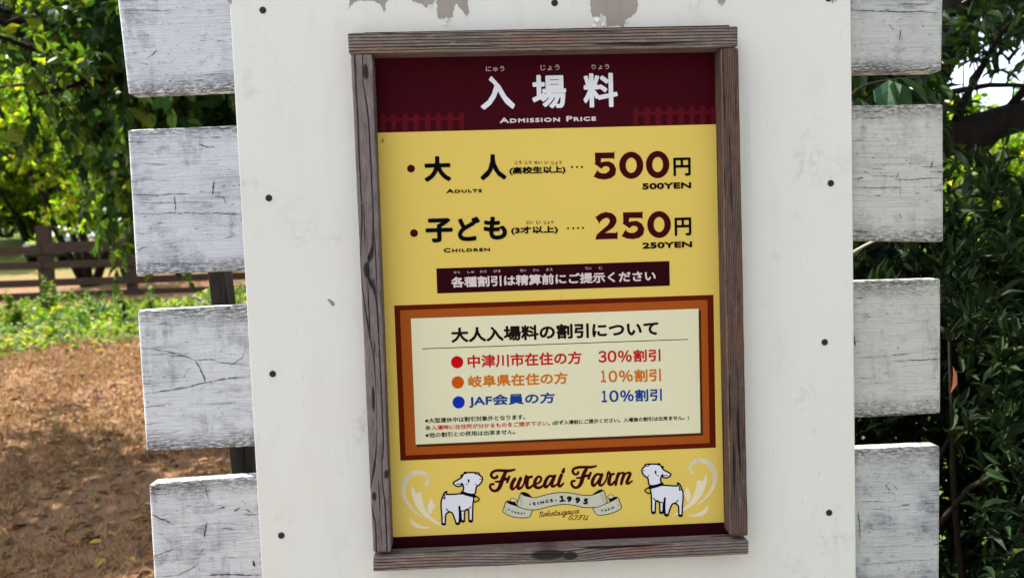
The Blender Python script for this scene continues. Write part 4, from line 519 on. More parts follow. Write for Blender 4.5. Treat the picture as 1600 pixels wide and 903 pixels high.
# keep the side slopes down to the ground
child('board_panel', mesh('board_panel', *plate(q, BY, BY + .012), MB), board)
q2 = [(BOARD[0][0] + .01, BOARD[0][1]), (BOARD[1][0] + .0045, BOARD[1][1]), (BOARD[2][0] + .0045, -ZB + .02), (BOARD[3][0] + .01, -ZB + .02)]
child('backing_panel', mesh('backing_panel', *plate(q2, BY + .0125, BY + .018, .001), MB), board)
MSCREW = plain('black_screw_steel', (.012, .012, .013), .45, .4)
def dome(c, y, r, h):
    V = []; F = []; n = 16
    for j, (rr, hh) in enumerate(((1, 0), (.96, .45), (.7, .85), (.32, 1.0), (.24, .55))):
        for k in range(n): V.append((c[0] + r * rr * math.cos(2 * math.pi * k / n), y - h * hh, c[1] + ZB + r * rr * math.sin(2 * math.pi * k / n)))
    for j in range(4):
        for k in range(n): F.append((j * n + k, j * n + (k + 1) % n, (j + 1) * n + (k + 1) % n, (j + 1) * n + k))
    F.append(tuple(4 * n + k for k in range(n)))
    return V, F
for c in SCREWS: child('screw', mesh('screw', *dome(c, BY + .0005, .0062, .0028), MSCREW, smooth=True), board)
V = []; F = []; idx = []
def add_poly(V, F, idx, pts, y, mi, jit=0, sub=0):
    if sub:                      # ragged edge
        out = []
        for i, p in enumerate(pts):
            a = np.array(p); c = np.array(pts[(i + 1) % len(pts)]); L = np.linalg.norm(c - a); n = max(1, int(L / sub))
            for k in range(n): out.append(tuple(a + (c - a) * k / n + np.random.normal(0, jit, 2)))
        pts = out
    base = len(V); V += [W(p, y) for p in pts]
    for t in tessellate_polygon([[Vector((p[0], p[1], 0)) for p in pts]]):
        F.append(tuple(base + i for i in t)); idx.append(mi)
np.random.seed(4); random.seed(4)
for p in PEELS:
    V = []; F = []; idx = []; add_poly(V, F, idx, p, BY - .0004, 0, .0007, .003); child('bare_patch', mesh('bare_patch', V, F, MBARE), board)
for (x, z, s) in FLAKES:         # curled chips of paint still hanging on
    V = []; F = []; s *= .75; a = random.uniform(0, 6.28); base = 0; n = 5
    for i in range(n):
        for j in range(3):
            u = (i / (n - 1) - .5) * s * random.uniform(.8, 1.2); v = (j / 2 - .5) * s * .6
            V.append((x + u * math.cos(a) - v * math.sin(a), BY - .0008 - .35 * s * (i / (n - 1)) ** 2 * random.uniform(.6, 1.2), z + ZB + u * math.sin(a) + v * math.cos(a)))
    for i in range(n - 1):
        for j in range(2): F.append((base + i * 3 + j, base + i * 3 + j + 1, base + i * 3 + j + 4, base + i * 3 + j + 3))
    child('paint_flake', mesh('paint_flake', V, F, MB), board)
V = []; F = []; idx = []
add_poly(V, F, idx, CHIP, BY - .0005, 0)
child('paint_chip', mesh('paint_chip', V, F, plain('grey_chip', (.26, .26, .235), .8)), board)
# ---------------------------------------------------------------- weathered frame
def wood(name, knots=(), freq=150, wob=.5, c0=(.11, .085, .075), c1=(.37, .31, .28), red=.0, contrast=1.0, cath=0, seed=0, thin=0):
    b = NB(name); A = b.attr('gr'); U, Vv, D = b.sep(A)
    sh = b.mapv(A, (1, 1, 1), (seed, seed * .37, 0))
    lo = b.noise(b.mapv(sh, (2.2, 9, 9)), 1, 3, .5)
    mid = b.noise(b.mapv(sh, (9, 70, 70)), 1, 3, .55)
    g = b.math('ADD', b.math('MULTIPLY', b.math('ADD', Vv, D), freq), b.math('MULTIPLY', lo, wob * 9))
    g = b.math('ADD', g, b.math('MULTIPLY', mid, wob * .9))
    if cath: g = b.math('ADD', g, b.math('MULTIPLY', b.math('MULTIPLY', U, U), cath))
    km = None
    for (ku, kv, ru, rv, amp) in knots:
        du = b.math('DIVIDE', b.math('SUBTRACT', U, ku), ru); dv = b.math('DIVIDE', b.math('SUBTRACT', Vv, kv), rv)
        d2 = b.math('ADD', b.math('MULTIPLY', du, du), b.math('MULTIPLY', dv, dv))
        e = b.math('POWER', 2.718, b.math('MULTIPLY', d2, -1))
        g = b.math('ADD', g, b.math('MULTIPLY', e, amp))
        k = b.math('POWER', 2.718, b.math('MULTIPLY', b.math('ADD', b.math('MULTIPLY', b.math('MULTIPLY', du, du), 14), b.math('MULTIPLY', b.math('MULTIPLY', dv, dv), 5)), -1))
        km = k if km is None else b.math('MAXIMUM', km, k)
    s = b.math('SINE', b.math('MULTIPLY', g, 1.0))
    s = b.math('ADD', b.math('MULTIPLY', s, .5), .5)
    fib = b.noise(b.mapv(sh, (14, 700, 700)), 1, 4, .7)
    ln = b.ramp(s, (.0, 0.), (.22 * contrast, .75), (.5, 1.)) if not thin else b.ramp(s, (.0, 0.), (thin, .15), (thin * 2.6, 1.))
    h = b.math('ADD', b.math('MULTIPLY', ln, .8), b.math('MULTIPLY', fib, .35))
    base = b.mix(b.math('MULTIPLY', b.ramp(fib, (.3, 0.), (.72, 1.)), 1.0), tuple(x * .62 for x in c1), c1)
    if red: base = b.mix(b.math('MULTIPLY', b.ramp(b.noise(b.mapv(sh, (5, 45, 45)), 1, 3), (.52, 0.), (.68, 1.)), red), base, (.30, .12, .07))
    base = b.mix(b.ramp(b.noise(b.mapv(sh, (4, 24, 24)), 1, 4, .6), (.4, 0.), (.75, .55)), base, tuple(x * .62 for x in c1))
    c = b.mix(ln, c0, base)
    crk = b.noise(b.mapv(sh, (5, 190, 190)), 1, 2, .4)
    rg_ = b.noise(b.mapv(sh, (30, 130, 130)), 1, 4, .7); c = b.mix(b.ramp(rg_, (.50, 0.), (.66, .75)), c, tuple(x * .38 for x in c1)); c = b.mix(b.ramp(rg_, (.30, .45), (.42, 0.)), c, tuple(min(1, x * 1.7) for x in c1))
    c = b.mix(b.ramp(crk, (.63, 0.), (.67, .95)), c, (.012, .010, .010))
    h = b.math('SUBTRACT', b.math('ADD', h, b.math('MULTIPLY', rg_, .5)), b.ramp(crk, (.63, 0.), (.67, .9)))
    if km is not None: c = b.mix(b.ramp(km, (.25, 0.), (.5, .93)), c, (.022, .018, .017))
    b.bump(h, 1.0, .0016)
    return b.fin(c, .85, .15)
def bar(q, y0, y1, vert, seed, r=.0022, n=90, rough=.0005):
    """front quad TL TR BR BL lofted along its length with worn, rounded edges; 'gr' holds along / across / depth"""
    rs = np.random.RandomState(seed)
    TL, TR, BR, BL = [np.array(p) for p in q]
    if vert: a0, a1, b0, b1 = TL, BL, TR, BR      # stations run top -> bottom, across left -> right
    else: a0, a1, b0, b1 = BL, BR, TL, TR         # stations run left -> right, across bottom -> top
    L = np.linalg.norm(a1 - a0)
    prof = [(0, 1), (.0, .5), (0, .12), (.25, 0)]
    V = []; G = []; F = []
    ts = [0, .0022 / L, .006 / L] + list(np.linspace(.012 / L, 1 - .012 / L, n)) + [1 - .006 / L, 1 - .0022 / L, 1]
    wob = np.convolve(rs.normal(0, 1, len(ts) + 8), np.ones(5) / 5, 'same')
    m = None
    for i, t in enumerate(ts):
        a = a0 + (a1 - a0) * t; c = b0 + (b1 - b0) * t; wd = np.linalg.norm(c - a); dpt = y1 - y0
        e = r if t in (0, 1) else (r * .35 if (i == 1 or i == len(ts) - 2) else 0)
        ww = wob[i] * rough
        cs = [(0, dpt), (0, r * 3), (0, r), (r * .3, r * .3), (r, 0)]
        k = 5
        cs += [(wd * j / (k + 1), 0) for j in range(1, k + 1)]
        cs += [(wd - r, 0), (wd - r * .3, r * .3), (wd, r), (wd, r * 3), (wd, dpt)]
        m = len(cs)
        for j, (s, d) in enumerate(cs):
            s2 = min(max(s, e), wd - e) + (ww if s < wd * .5 else -ww * .6) * (1 if d < dpt else 0); d2 = max(d, e) + (rs.normal(0, rough * .4) if 3 < j < m - 4 and e == 0 else 0)
            p = a + (c - a) * (s2 / wd); V.append((p[0], y0 + d2, p[1] + ZB)); G.append((L * t + seed * 3, s - wd / 2, d))
    for i in range(len(ts) - 1):
        for j in range(m - 1): F.append((i * m + j, i * m + j + 1, (i + 1) * m + j + 1, (i + 1) * m + j))
        F.append((i * m + m - 1, i * m, (i + 1) * m, (i + 1) * m + m - 1))
    F.append(tuple(range(m))[::-1]); F.append(tuple((len(ts) - 1) * m + j for j in range(m)))
    if not vert: F = [f[::-1] for f in F]
    return V, F, G
def rail(name, key, vert, seed, mat, root, depth=.0355):
    V, F, G = bar(RAILS[key], 0, depth, vert, seed)
    return child(name, mesh(name, V, F, mat, attrs={'gr': ('FLOAT_VECTOR', G)}), root)
sign = thing('framed_sign', 'admission price sign, yellow and maroon poster in a weathered grey timber frame', 'sign', (.34, 0, ZB))
WT = wood('weathered_cedar_straight', (), 1150, .16, (.03, .024, .024), (.29, .226, .182), .6, .8, seed=1, thin=.10)
WL = wood('weathered_cedar_knotty', ((3 * 2 + .03, .006, .05, .011, 3.5), (3 * 2 + .372, -.006, .055, .012, 5), (3 * 2 + .60, -.004, .09, .006, -6), (3 * 2 + .735, .013, .03, .008, 4), (3 * 2 + .775, -.010, .03, .009, 4)), 330, .34, (.018, .014, .018), (.26, .21, .197), .0, .9, seed=2, thin=.025)
WR = wood('weathered_cedar_brown', (), 2100, .14, (.055, .033, .027), (.195, .128, .098), .45, 1.1, seed=3)
WB = wood('weathered_cedar_cathedral', ((3 * 4 + .315, .004, .12, .022, 9), (3 * 4 + .355, 0.0, .05, .017, 6)), 1150, .26, (.035, .028, .028), (.30, .24, .21), .9, .9, seed=4, thin=.09)
rail('frame_rail', 'top', False, 1, WT, sign); rail('frame_rail', 'left', True, 2, WL, sign)
rail('frame_rail', 'right', True, 3, WR, sign); rail('frame_rail', 'bottom', False, 4, WB, sign)
# ---------------------------------------------------------------- poster
def ink(name, col, rough=.6):
    b = NB(name); o = b.pos(); n = b.noise(o, 5, 3, .5); n2 = b.noise(o, 260, 2)
    c = b.mix(n, tuple(x * .94 for x in col), tuple(min(1, x * 1.05) for x in col))
    b.bump(n2, .05, .0004)
    return b.fin(c, rough, .03)
INK = {'white': (.80, .80, .82), 'white2': (.76, .76, .80), 'pink': (.60, .44, .44), 'pinkw': (.72, .60, .60), 'black': (.003, .0025, .003), 'ink': (.018, .006, .006),
       'red': (.56, .014, .014), 'red2': (.56, .004, .008), 'orange': (.64, .17, .012), 'orange2': (.58, .09, .005), 'blue': (.012, .05, .27), 'blue2': (.006, .03, .42),
       'maroon': (.049, .003, .007), 'darkmaroon': (.026, .0022, .0045), 'fencered': (.105, .006, .011), 'redbrown': (.115, .010, .002), 'orangebrown': (.38, .085, .012),
       'deepbrown': (.085, .022, .003), 'cream': (.78, .74, .49), 'maroonink': (.058, .003, .004), 'gold': (.62, .44, .05), 'tan': (.82, .72, .50), 'ribbon': (.58, .57, .44), 'yellow': (.66, .455, .085)}
INKM = {k: ink('print_' + k, v) for k, v in INK.items()}
PY = .0345
poster = thing('tmp', 'x', 'x'); bpy.data.objects.remove(poster)
POSTER_ROT = Matrix.Rotation(0.0043, 4, 'Y')
class PM:                       # gathers one printed piece: flat shapes stacked a hair above the sheet
    def __init__(s): s.V = []; s.F = []; s.I = []; s.cols = []
    def ci(s, c):
        if c not in s.cols: s.cols.append(c)
        return s.cols.index(c)
    def add(s, V, F, c):
        o = len(s.V); s.V += V; s.F += [tuple(i + o for i in f) for f in F]; s.I += [s.ci(c)] * len(F)
pieces = {}
def piece(n): return pieces.setdefault(n, PM())
def at(x, z, lay): return (x / 1000, PY - .00012 * lay, z / 1000)
def poly(n, lay, col, pts, hole=None):
    loops = [[Vector((p[0], p[1], 0)) for p in pts]]
    if hole: loops.append([Vector((p[0], p[1], 0)) for p in hole])
    allp = list(pts) + list(hole or [])
    piece(n).add([at(p[0], p[1], lay) for p in allp], [tuple(t) for t in tessellate_polygon(loops)], col)
def blob(n, lay, col, pts, ws):
    """a pen stroke: short quads and round joints, each a few microns apart"""
    V = []; F = []; k = 10
    for i, (p, w_) in enumerate(zip(pts, ws)):
        ly = lay + .002 * (i % 60); o = len(V)
        for j in range(k): V.append(at(p[0] + w_ / 2 * math.cos(2 * math.pi * j / k), p[1] + w_ / 2 * math.sin(2 * math.pi * j / k), ly))
        F.append(tuple(o + j for j in range(k)))
        if i:
            a = np.array(pts[i - 1]); c = np.array(p); d = c - a; L = np.linalg.norm(d)
            if L > 1e-6:
                nn = np.array([-d[1], d[0]]) / L; o = len(V); wa = ws[i - 1] / 2; wc = w_ / 2
                for q_ in (a + nn * wa, a - nn * wa, c - nn * wc, c + nn * wc): V.append(at(q_[0], q_[1], ly + .001))
                F.append((o, o + 1, o + 2, o + 3))
    piece(n).add(V, F, col)
for (n, lay, col, pts) in POLYS: poly(n, lay, col, pts)
for (n, lay, col, a_, h_) in RINGS: poly(n, lay, col, a_, h_)
for q_ in (((41, 772), (46, 767)), ((46, 773), (43, 766)), ((44, 775), (44, 769)), ((40, 768), (48, 770))):      # small dried stain at the upper left corner
    blob('sheet_stain', 1, 'deepbrown', q_, (.7, .4))
blob('sheet_crease', 1, 'deepbrown', ((356, 488), (356.4, 480), (355.8, 476)), (.3, .35, .25))
for (n, lay, col, pts) in STROKES:
    sp = spline([np.array(p) for p in pts], 6 if n.split('|')[0] in ('logo_lettering', 'scroll_print') else 3)
    blob(n, lay, col, [(p[0], p[1]) for p in sp], [max(.15, p[2]) for p in sp])
_cache = {}
def glyphs(s, caps):
    if (s, caps) in _cache: return _cache[(s, caps)]
    c = bpy.data.curves.new('t', 'FONT'); c.body = s; c.size = 1; c.resolution_u = 3; c.dimensions = '2D'; c.fill_mode = 'BOTH'
    if caps:
        c.small_caps_scale = .76
        for i, ch in enumerate(s): c.body_format[i].use_small_caps = True
        c.space_character = 1.15
    o = bpy.data.objects.new('t', c); COL.objects.link(o)
    me = bpy.data.meshes.new_from_object(o.evaluated_get(bpy.context.evaluated_depsgraph_get()))
    v = np.array([x.co[:2] for x in me.vertices]); f = [tuple(p.vertices) for p in me.polygons]
    cnt = {}
    for p in f:
        for i in range(len(p)):
            e = tuple(sorted((p[i], p[(i + 1) % len(p)]))); cnt[e] = cnt.get(e, 0) + 1
    bd = [e for e, k in cnt.items() if k == 1]
    bpy.data.objects.remove(o); bpy.data.curves.remove(c); bpy.data.meshes.remove(me)
    _cache[(s, caps)] = (v, f, bd); return v, f, bd
def set_text(n, s, box, bold, col, caps=0, lay=6, ang=0, centre=None, h=None):
    v, f, bd = glyphs(s, caps)
    lo, hi = v.min(0), v.max(0)
    if centre is not None:
        k = (h - 2 * bold) / (hi[1] - lo[1]); q = (v - (lo + hi) / 2) * k * np.array([1.28, 1]); c_, s_ = math.cos(rad(ang)), math.sin(rad(ang))
        q = q @ np.array([[c_, s_], [-s_, c_]]) + np.array(centre)
    else:
        x0, z0, x1, z1 = box
        if x1 - x0 > 6 * bold: x0 += bold; x1 -= bold; z0 += bold; z1 -= bold
        q = np.array([x0, z0]) + (v - lo) / np.maximum(hi - lo, 1e-6) * np.array([x1 - x0, z1 - z0])
    V = [at(p[0], p[1], lay) for p in q]; F = list(f)
    if bold > .05:
        k = 8; done = set()
        for i, (a, c) in enumerate(bd):
            A, C = q[a], q[c]; d = C - A; L = np.linalg.norm(d)
            if L < 1e-5: continue
            nn = np.array([-d[1], d[0]]) / L * bold; ly = lay + .05 + .002 * (i % 200); o = len(V)
            V += [at(*p, ly) for p in (A + nn, A - nn, C - nn, C + nn)]; F.append((o, o + 1, o + 2, o + 3))
            for t in (a, c):
                if t in done: continue
                done.add(t); o = len(V); ly = lay + .5 + .002 * (len(done) % 200)
                V += [at(q[t][0] + bold * math.cos(2 * math.pi * j / k), q[t][1] + bold * math.sin(2 * math.pi * j / k), ly) for j in range(k)]
                F.append(tuple(o + j for j in range(k)))
    piece(n).add(V, F, col)
for (n, s, x0, z0, x1, z1, bold, col, caps) in TEXTS: set_text(n, s, (x0, z0, x1, z1), bold, col, caps)
for (n, ch, cx, cz, h, ang, bold, col) in GLYPHS: set_text(n, ch, None, bold, col, 0, 7, ang, (cx, cz), h)
b = NB('print_yellow_sheet'); o = b.pos()
n1 = b.noise(o, 3.2, 3, .5); n2 = b.noise(o, 300, 2)
vo = b.n('TexVoronoi'); vo.inputs['Scale'].default_value = 16; b.put(vo.inputs['Vector'], o)
c = b.mix(n1, (.74, .535, .108), (.82, .60, .135)); c = b.mix(b.ramp(vo.outputs['Distance'], (0., .6), (.03, 0.)), c, (.28, .18, .05))
b.bump(n2, .05, .0004); MY = b.fin(c, .6, .04)
pv, pf = box_vf(.020, .668, PY, PY + .0012, .004, .935)
poster = link('poster', mesh('poster', pv, pf, MY), sign)
sign_inv = Matrix.Translation(-Vector(sign.location))
poster.matrix_parent_inverse = sign_inv
poster.matrix_world = Matrix.Translation((0, 0, ZB)) @ POSTER_ROT
for n, pm in pieces.items():
    n = n.split('|')[0]; o = link(n, mesh(n, pm.V, pm.F, [INKM[c] for c in pm.cols], pm.I), poster)
# ---------------------------------------------------------------- painted planks
def plank_paint(name, seed, tone, grime=1.0, blue=.5):
    b = NB(name); A = b.attr('gr'); U, Vv, D = b.sep(A); sh = b.mapv(A, (1, 1, 1), (seed * 1.7, seed * .61, 0))
    fine = b.noise(b.mapv(sh, (16, 330, 90)), 1, 4, .7); mid = b.noise(b.mapv(sh, (10, 95, 40)), 1, 4, .65); big = b.noise(b.mapv(sh, (7, 11, 11)), 1, 4, .6)
    c = b.mix(b.ramp(fine, (.3, 0.), (.62, 1.)), tuple(x * .86 for x in tone), tone)
    wear = b.math('MULTIPLY', b.ramp(big, (.48, 0.), (.68, 1.)), b.ramp(fine, (.42, 0.), (.60, .72)))
    c = b.mix(b.math('MULTIPLY', wear, grime), c, (.20, .20, .26))
    lines = b.ramp(mid, (.655, 0.), (.70, .85))
    c = b.mix(b.math('MULTIPLY', lines, b.ramp(big, (.35, .25), (.6, 1.))), c, (.10, .095, .10))
    # long fine drying lines, blue-grey bleeding and vertical run marks
    lin2 = b.noise(b.mapv(sh, (5, 520, 60)), 1, 3, .6); c = b.mix(b.math('MULTIPLY', b.ramp(lin2, (.56, 0.), (.66, .6)), b.ramp(big, (.28, .35), (.6, 1.))), c, (.24, .235, .26))
    bl = b.noise(b.mapv(sh, (13, 17, 17), ), 1, 5, .68); c = b.mix(b.math('MULTIPLY', b.math('MULTIPLY', b.ramp(bl, (.53, 0.), (.66, 1.)), b.ramp(fine, (.36, .15), (.58, .85))), grime), c, (.15, .15, .205))
    run = b.noise(b.mapv(sh, (34, 5, 5)), 1, 4, .6); c = b.mix(b.math('MULTIPLY', b.math('MULTIPLY', b.ramp(run, (.56, 0.), (.66, .8)), b.ramp(bl, (.40, 0.), (.55, 1.))), b.ramp(fine, (.38, .1), (.6, .9))), c, (.19, .185, .23))
    flk = b.noise(b.mapv(sh, (70, 150, 80)), 1, 4, .75); c = b.mix(b.math('MULTIPLY', b.ramp(flk, (.60, 0.), (.64, .75)), b.ramp(big, (.38, 0.), (.52, 1.))), c, (.13, .12, .115))
    ed = b.math('ABSOLUTE', Vv)                                   # 'gr'.y is scaled so that the long edges are at +-1
    ed = b.ramp(b.math('ADD', b.math('ABSOLUTE', b.attr('ed', 'Fac')), b.math('MULTIPLY', b.math('SUBTRACT', big, .5), .5)), (.70, 0.), (.98, 1.))
    c = b.mix(b.math('MULTIPLY', ed, b.ramp(b.noise(b.mapv(sh, (80, 260, 90)), 1, 4, .75), (.40, 0.), (.54, .9))), c, (.10, .088, .075))
    spots = b.noise(b.mapv(sh, (120, 240, 120)), 1, 2, .5)
    c = b.mix(b.ramp(spots, (.70, 0.), (.76, .7)), c, (.13, .13, .14))
    h = b.math('SUBTRACT', b.math('ADD', b.math('ADD', fine, b.math('MULTIPLY', lin2, .8)), b.math('MULTIPLY', mid, .6)), b.math('MULTIPLY', lines, .8))
    b.bump(h, 1.0, .0024)
    return b.fin(c, .7, .25)
MCRACK = plain('crack_dark_wood', (.045, .04, .045), .9, .1)  # dark colour of the crack strips on the planks
PYL = .052
PL = {'L1': ('topmost white weathered plank left of the board, only its lower part in view', (.75, .765, .79)),  # left tones bluish, right ones darker and warmer: side lighting put into the paint
      'L2': ('white weathered plank left of the board, second from top, with a dirty brownish lower edge', (.74, .75, .79)),
      'L3': ('white weathered plank left of the board crossed by two long diagonal cracks', (.76, .765, .77)),
      'L4': ('lowest white weathered plank left of the board, with a small knot and dark vertical stain', (.75, .745, .735)),
      'R1': ('topmost white weathered plank right of the board, split by one long dark crack', (.64, .63, .585)),
      'R2': ('white weathered plank right of the board, second from top, dotted with short dashed cracks', (.67, .655, .59)),
      'R3': ('white weathered plank right of the board, third from top, dark grime along its upper edge', (.655, .64, .57)),
      'R4': ('lowest white weathered plank right of the board, bluish stains and one clipped corner', (.635, .635, .60))}
def strip(V, F, idx, pts, wd, y, mi, rs):
    P = []
    for i in range(len(pts) - 1):
        a, c = np.array(pts[i]), np.array(pts[i + 1]); n = max(2, int(np.linalg.norm(c - a) / .0035))
        for k in range(n): P.append(a + (c - a) * k / n)
    P.append(np.array(pts[-1])); n = len(P); base = len(V)
    d0 = P[-1] - P[0]; nn = np.array([-d0[1], d0[0]]) / (np.linalg.norm(d0) + 1e-9)
    off = np.cumsum(rs.normal(0, .0004, n)); off -= np.linspace(0, off[-1], n)
    for i, p in enumerate(P):
        t = i / (n - 1); ww = wd * .42 * (min(1, .25 + 4 * min(t, 1 - t)) * rs.uniform(.25, 1.25)); q = p + nn * off[i]
        V += [W(q + nn * ww, y), W(q - nn * ww, y)]
        if i: F.append((base + 2 * i - 2, base + 2 * i - 1, base + 2 * i + 1, base + 2 * i)); idx.append(mi)
for i, (k, (lab, tone)) in enumerate(PL.items()):
    V, F, G = bar(PLANKS[k], PYL, PYL + .028, False, 11 + i, r=.0035, n=30, rough=.0006)
    V = list(V); F = list(F); idx = [0] * len(F)
    zz = np.array(PLANKS[k]); hgt = (zz[0][1] + zz[1][1] - zz[2][1] - zz[3][1]) / 2
    ed = [2 * g_[1] / hgt for g_ in G]
    rs = np.random.RandomState(40 + i)
    for cr in CRACKS[k]: strip(V, F, idx, cr[:-1], cr[-1], PYL - .0012, 1, rs)
    G += [(0, 0, 0)] * (len(V) - len(G)); ed += [0] * (len(V) - len(ed))
    ctr = np.mean(PLANKS[k], axis=0)
    root = thing('fence_plank', lab, 'plank', (ctr[0], PYL, ctr[1] + ZB - hgt / 2), 'white planks sticking out either side of the board')
    MP = plank_paint('white_plank_paint_%d' % i, i + 1, tone, (1.0, 1.0, .7, .9, 1.0, .55, .5, 1.1)[i])
    me = mesh('plank', V, F, [MP, MCRACK], idx, {'gr': ('FLOAT_VECTOR', G), 'ed': ('FLOAT', ed)})
    child('plank', me, root)
# leaning post and lath behind the left planks
b = NB('grey_post_timber'); o = b.obj(); n = b.noise(b.mapv(o, (60, 60, 5)), 1, 5, .7); b.bump(n, .8, .003)
MPOST = b.fin(b.ramp(n, (.38, (.010, .008, .007)), (.62, (.032, .027, .023)), (.78, (.15, .14, .12))), .85, .2)
def lean_post(x_at, wdt, dep, y, z0, z1, lean):
    V = []; F = []
    n = 14
    for i in range(n):
        z = z0 + (z1 - z0) * i / (n - 1); xc = x_at(z)
        for dx, dy in ((-.5, -.42), (-.42, -.5), (.42, -.5), (.5, -.42), (.5, .42), (.42, .5), (-.42, .5), (-.5, .42)): V.append((xc + dx * wdt + random.gauss(0, .0006), y + dy * dep, z))
    for i in range(n - 1):
        for k in range(8): F.append((i * 8 + k, i * 8 + (k + 1) % 8, (i + 1) * 8 + (k + 1) % 8, (i + 1) * 8 + k))
    F.append(tuple(range(8))[::-1]); F.append(tuple((n - 1) * 8 + k for k in range(8)))
    return V, F
xa = lambda z: -.268 - (z - (.178 + ZB)) * .030 + .0
o = tag(link('support_post', mesh('support_post', *lean_post(lambda z: -.262 - (z - (.178 + ZB)) * .060, .031, .05, .125, -.05, 1.66, 0), MPOST)), 'leaning grey timber post seen through the gaps behind the left planks', 'post')
o = tag(link('support_lath', mesh('support_lath', *lean_post(lambda z: -.2405, .012, .03, .112, -.05, 1.25, 0), MPOST)), 'narrow pale lath standing between the grey post and the board', 'lath')
# ---------------------------------------------------------------- foliage
def leaf_mat(name, stops, trans=.35, rough=.45, warm=(1.5, 1.25, .35), spec=.3):
    b = NB(name); a = b.attr('rnd', 'Fac')
    c = b.ramp(a, *stops); o = b.pos(); n = b.noise(o, 30, 3)
    c = b.mix(b.ramp(n, (.3, 0.), (.8, .5)), c, b.mix(.5, c, (.02, .04, .01)))
    b.fin(c, rough, spec)
    tr = b.n('BsdfTranslucent'); b.put(tr.inputs[0], b.mix(1.0, c, warm, 'MULTIPLY'))
    mx = b.n('MixShader'); mx.inputs[0].default_value = trans
    b.t.links.new(b.b.outputs[0], mx.inputs[1]); b.t.links.new(tr.outputs[0], mx.inputs[2]); b.t.links.new(mx.outputs[0], b.out.inputs[0])
    return b.m
TPL_NEAR = (np.array([(0, 0, 0), (-.42, .28, .07), (-.36, .64, .06), (0, 1, -.14), (.36, .64, .06), (.42, .28, .07), (0, .3, -.01), (0, .66, -.05)]),
            np.array([(0, 5, 6), (0, 6, 1), (6, 5, 4), (6, 4, 7), (6, 7, 2), (6, 2, 1), (7, 4, 3), (7, 3, 2)]))
TPL_FAR = (np.array([(0, 0, 0), (-.4, .45, .08), (0, 1, -.05), (.4, .45, .08)]), np.array([(0, 3, 2), (0, 2, 1)]))
def leaves(pos, d, size, ratio, rs, near=True, roll=1.0):
    T, Fq = TPL_NEAR if near else TPL_FAR
    pos = np.asarray(pos, float); d = np.asarray(d, float); d = d / (np.linalg.norm(d, axis=1, keepdims=True) + 1e-9); N = len(pos)
    up = np.tile([0, 0, 1.], (N, 1)) + rs.normal(0, .55 * roll, (N, 3))
    s = np.cross(d, up); s /= np.linalg.norm(s, axis=1, keepdims=True) + 1e-9; nn = np.cross(s, d)
    size = np.asarray(size)[:, None, None]
    V = pos[:, None, :] + size * (T[None, :, 0:1] * ratio * s[:, None, :] + T[None, :, 1:2] * d[:, None, :] + T[None, :, 2:3] * nn[:, None, :])
    k = len(T); F = (Fq[None] + (np.arange(N) * k)[:, None, None]).reshape(-1, 3)
    rnd = np.repeat(rs.rand(N), k)
    return V.reshape(-1, 3), F, rnd
def crown(name, root, L, tw, mleaf, mtwig, off=True):
    """leaves (V,F,rnd) + twig tubes in one mesh"""
    V, F, rnd = L
    if tw:
        tv, tf = join(*tw); tri = []
        for f in tf:
            for i in range(1, len(f) - 1): tri.append((f[0], f[i], f[i + 1]))
        o = len(V); V = np.concatenate([V, np.array([tuple(v) for v in tv])]); nF = len(F); F = np.concatenate([F, np.array(tri) + o]); rnd = np.concatenate([rnd, np.zeros(len(tv))])
    me = npmesh(name, V, F, [mleaf, mtwig], {'rnd': rnd})
    if tw:
        ix = np.zeros(len(F), np.int32); ix[nF:] = 1; me.polygons.foreach_set('material_index', ix)
    return child(name, me, root, off)
def bark(name, c0, c1, sc=1.0):
    b = NB(name); o = b.pos(); n = b.noise(b.mapv(o, (30 * sc, 30 * sc, 9 * sc)), 1, 5, .7); n2 = b.noise(o, 8 * sc, 4, .6)
    c = b.mix(n, c0, c1); c = b.mix(b.ramp(n2, (.6, 0.), (.72, .6)), c, (.30, .31, .27))
    b.bump(n, 1, .02); return b.fin(c, .95, .1)
MBARK = bark('dark_bark', (.008, .006, .005), (.038, .030, .025))
MTWIG = plain('twig_bark', (.020, .015, .011), .9, .1)
def limb_path(a, c, rs, sag=.1, n=7, wob=.06):
    a = np.array(a, float); c = np.array(c, float); L = np.linalg.norm(c - a); P = []
    for i in range(n):
        t = i / (n - 1); p = a + (c - a) * t; p[2] += sag * L * math.sin(math.pi * t); p += rs.normal(0, wob * L / n, 3) * (0 < i < n - 1)
        P.append(p)
    return P
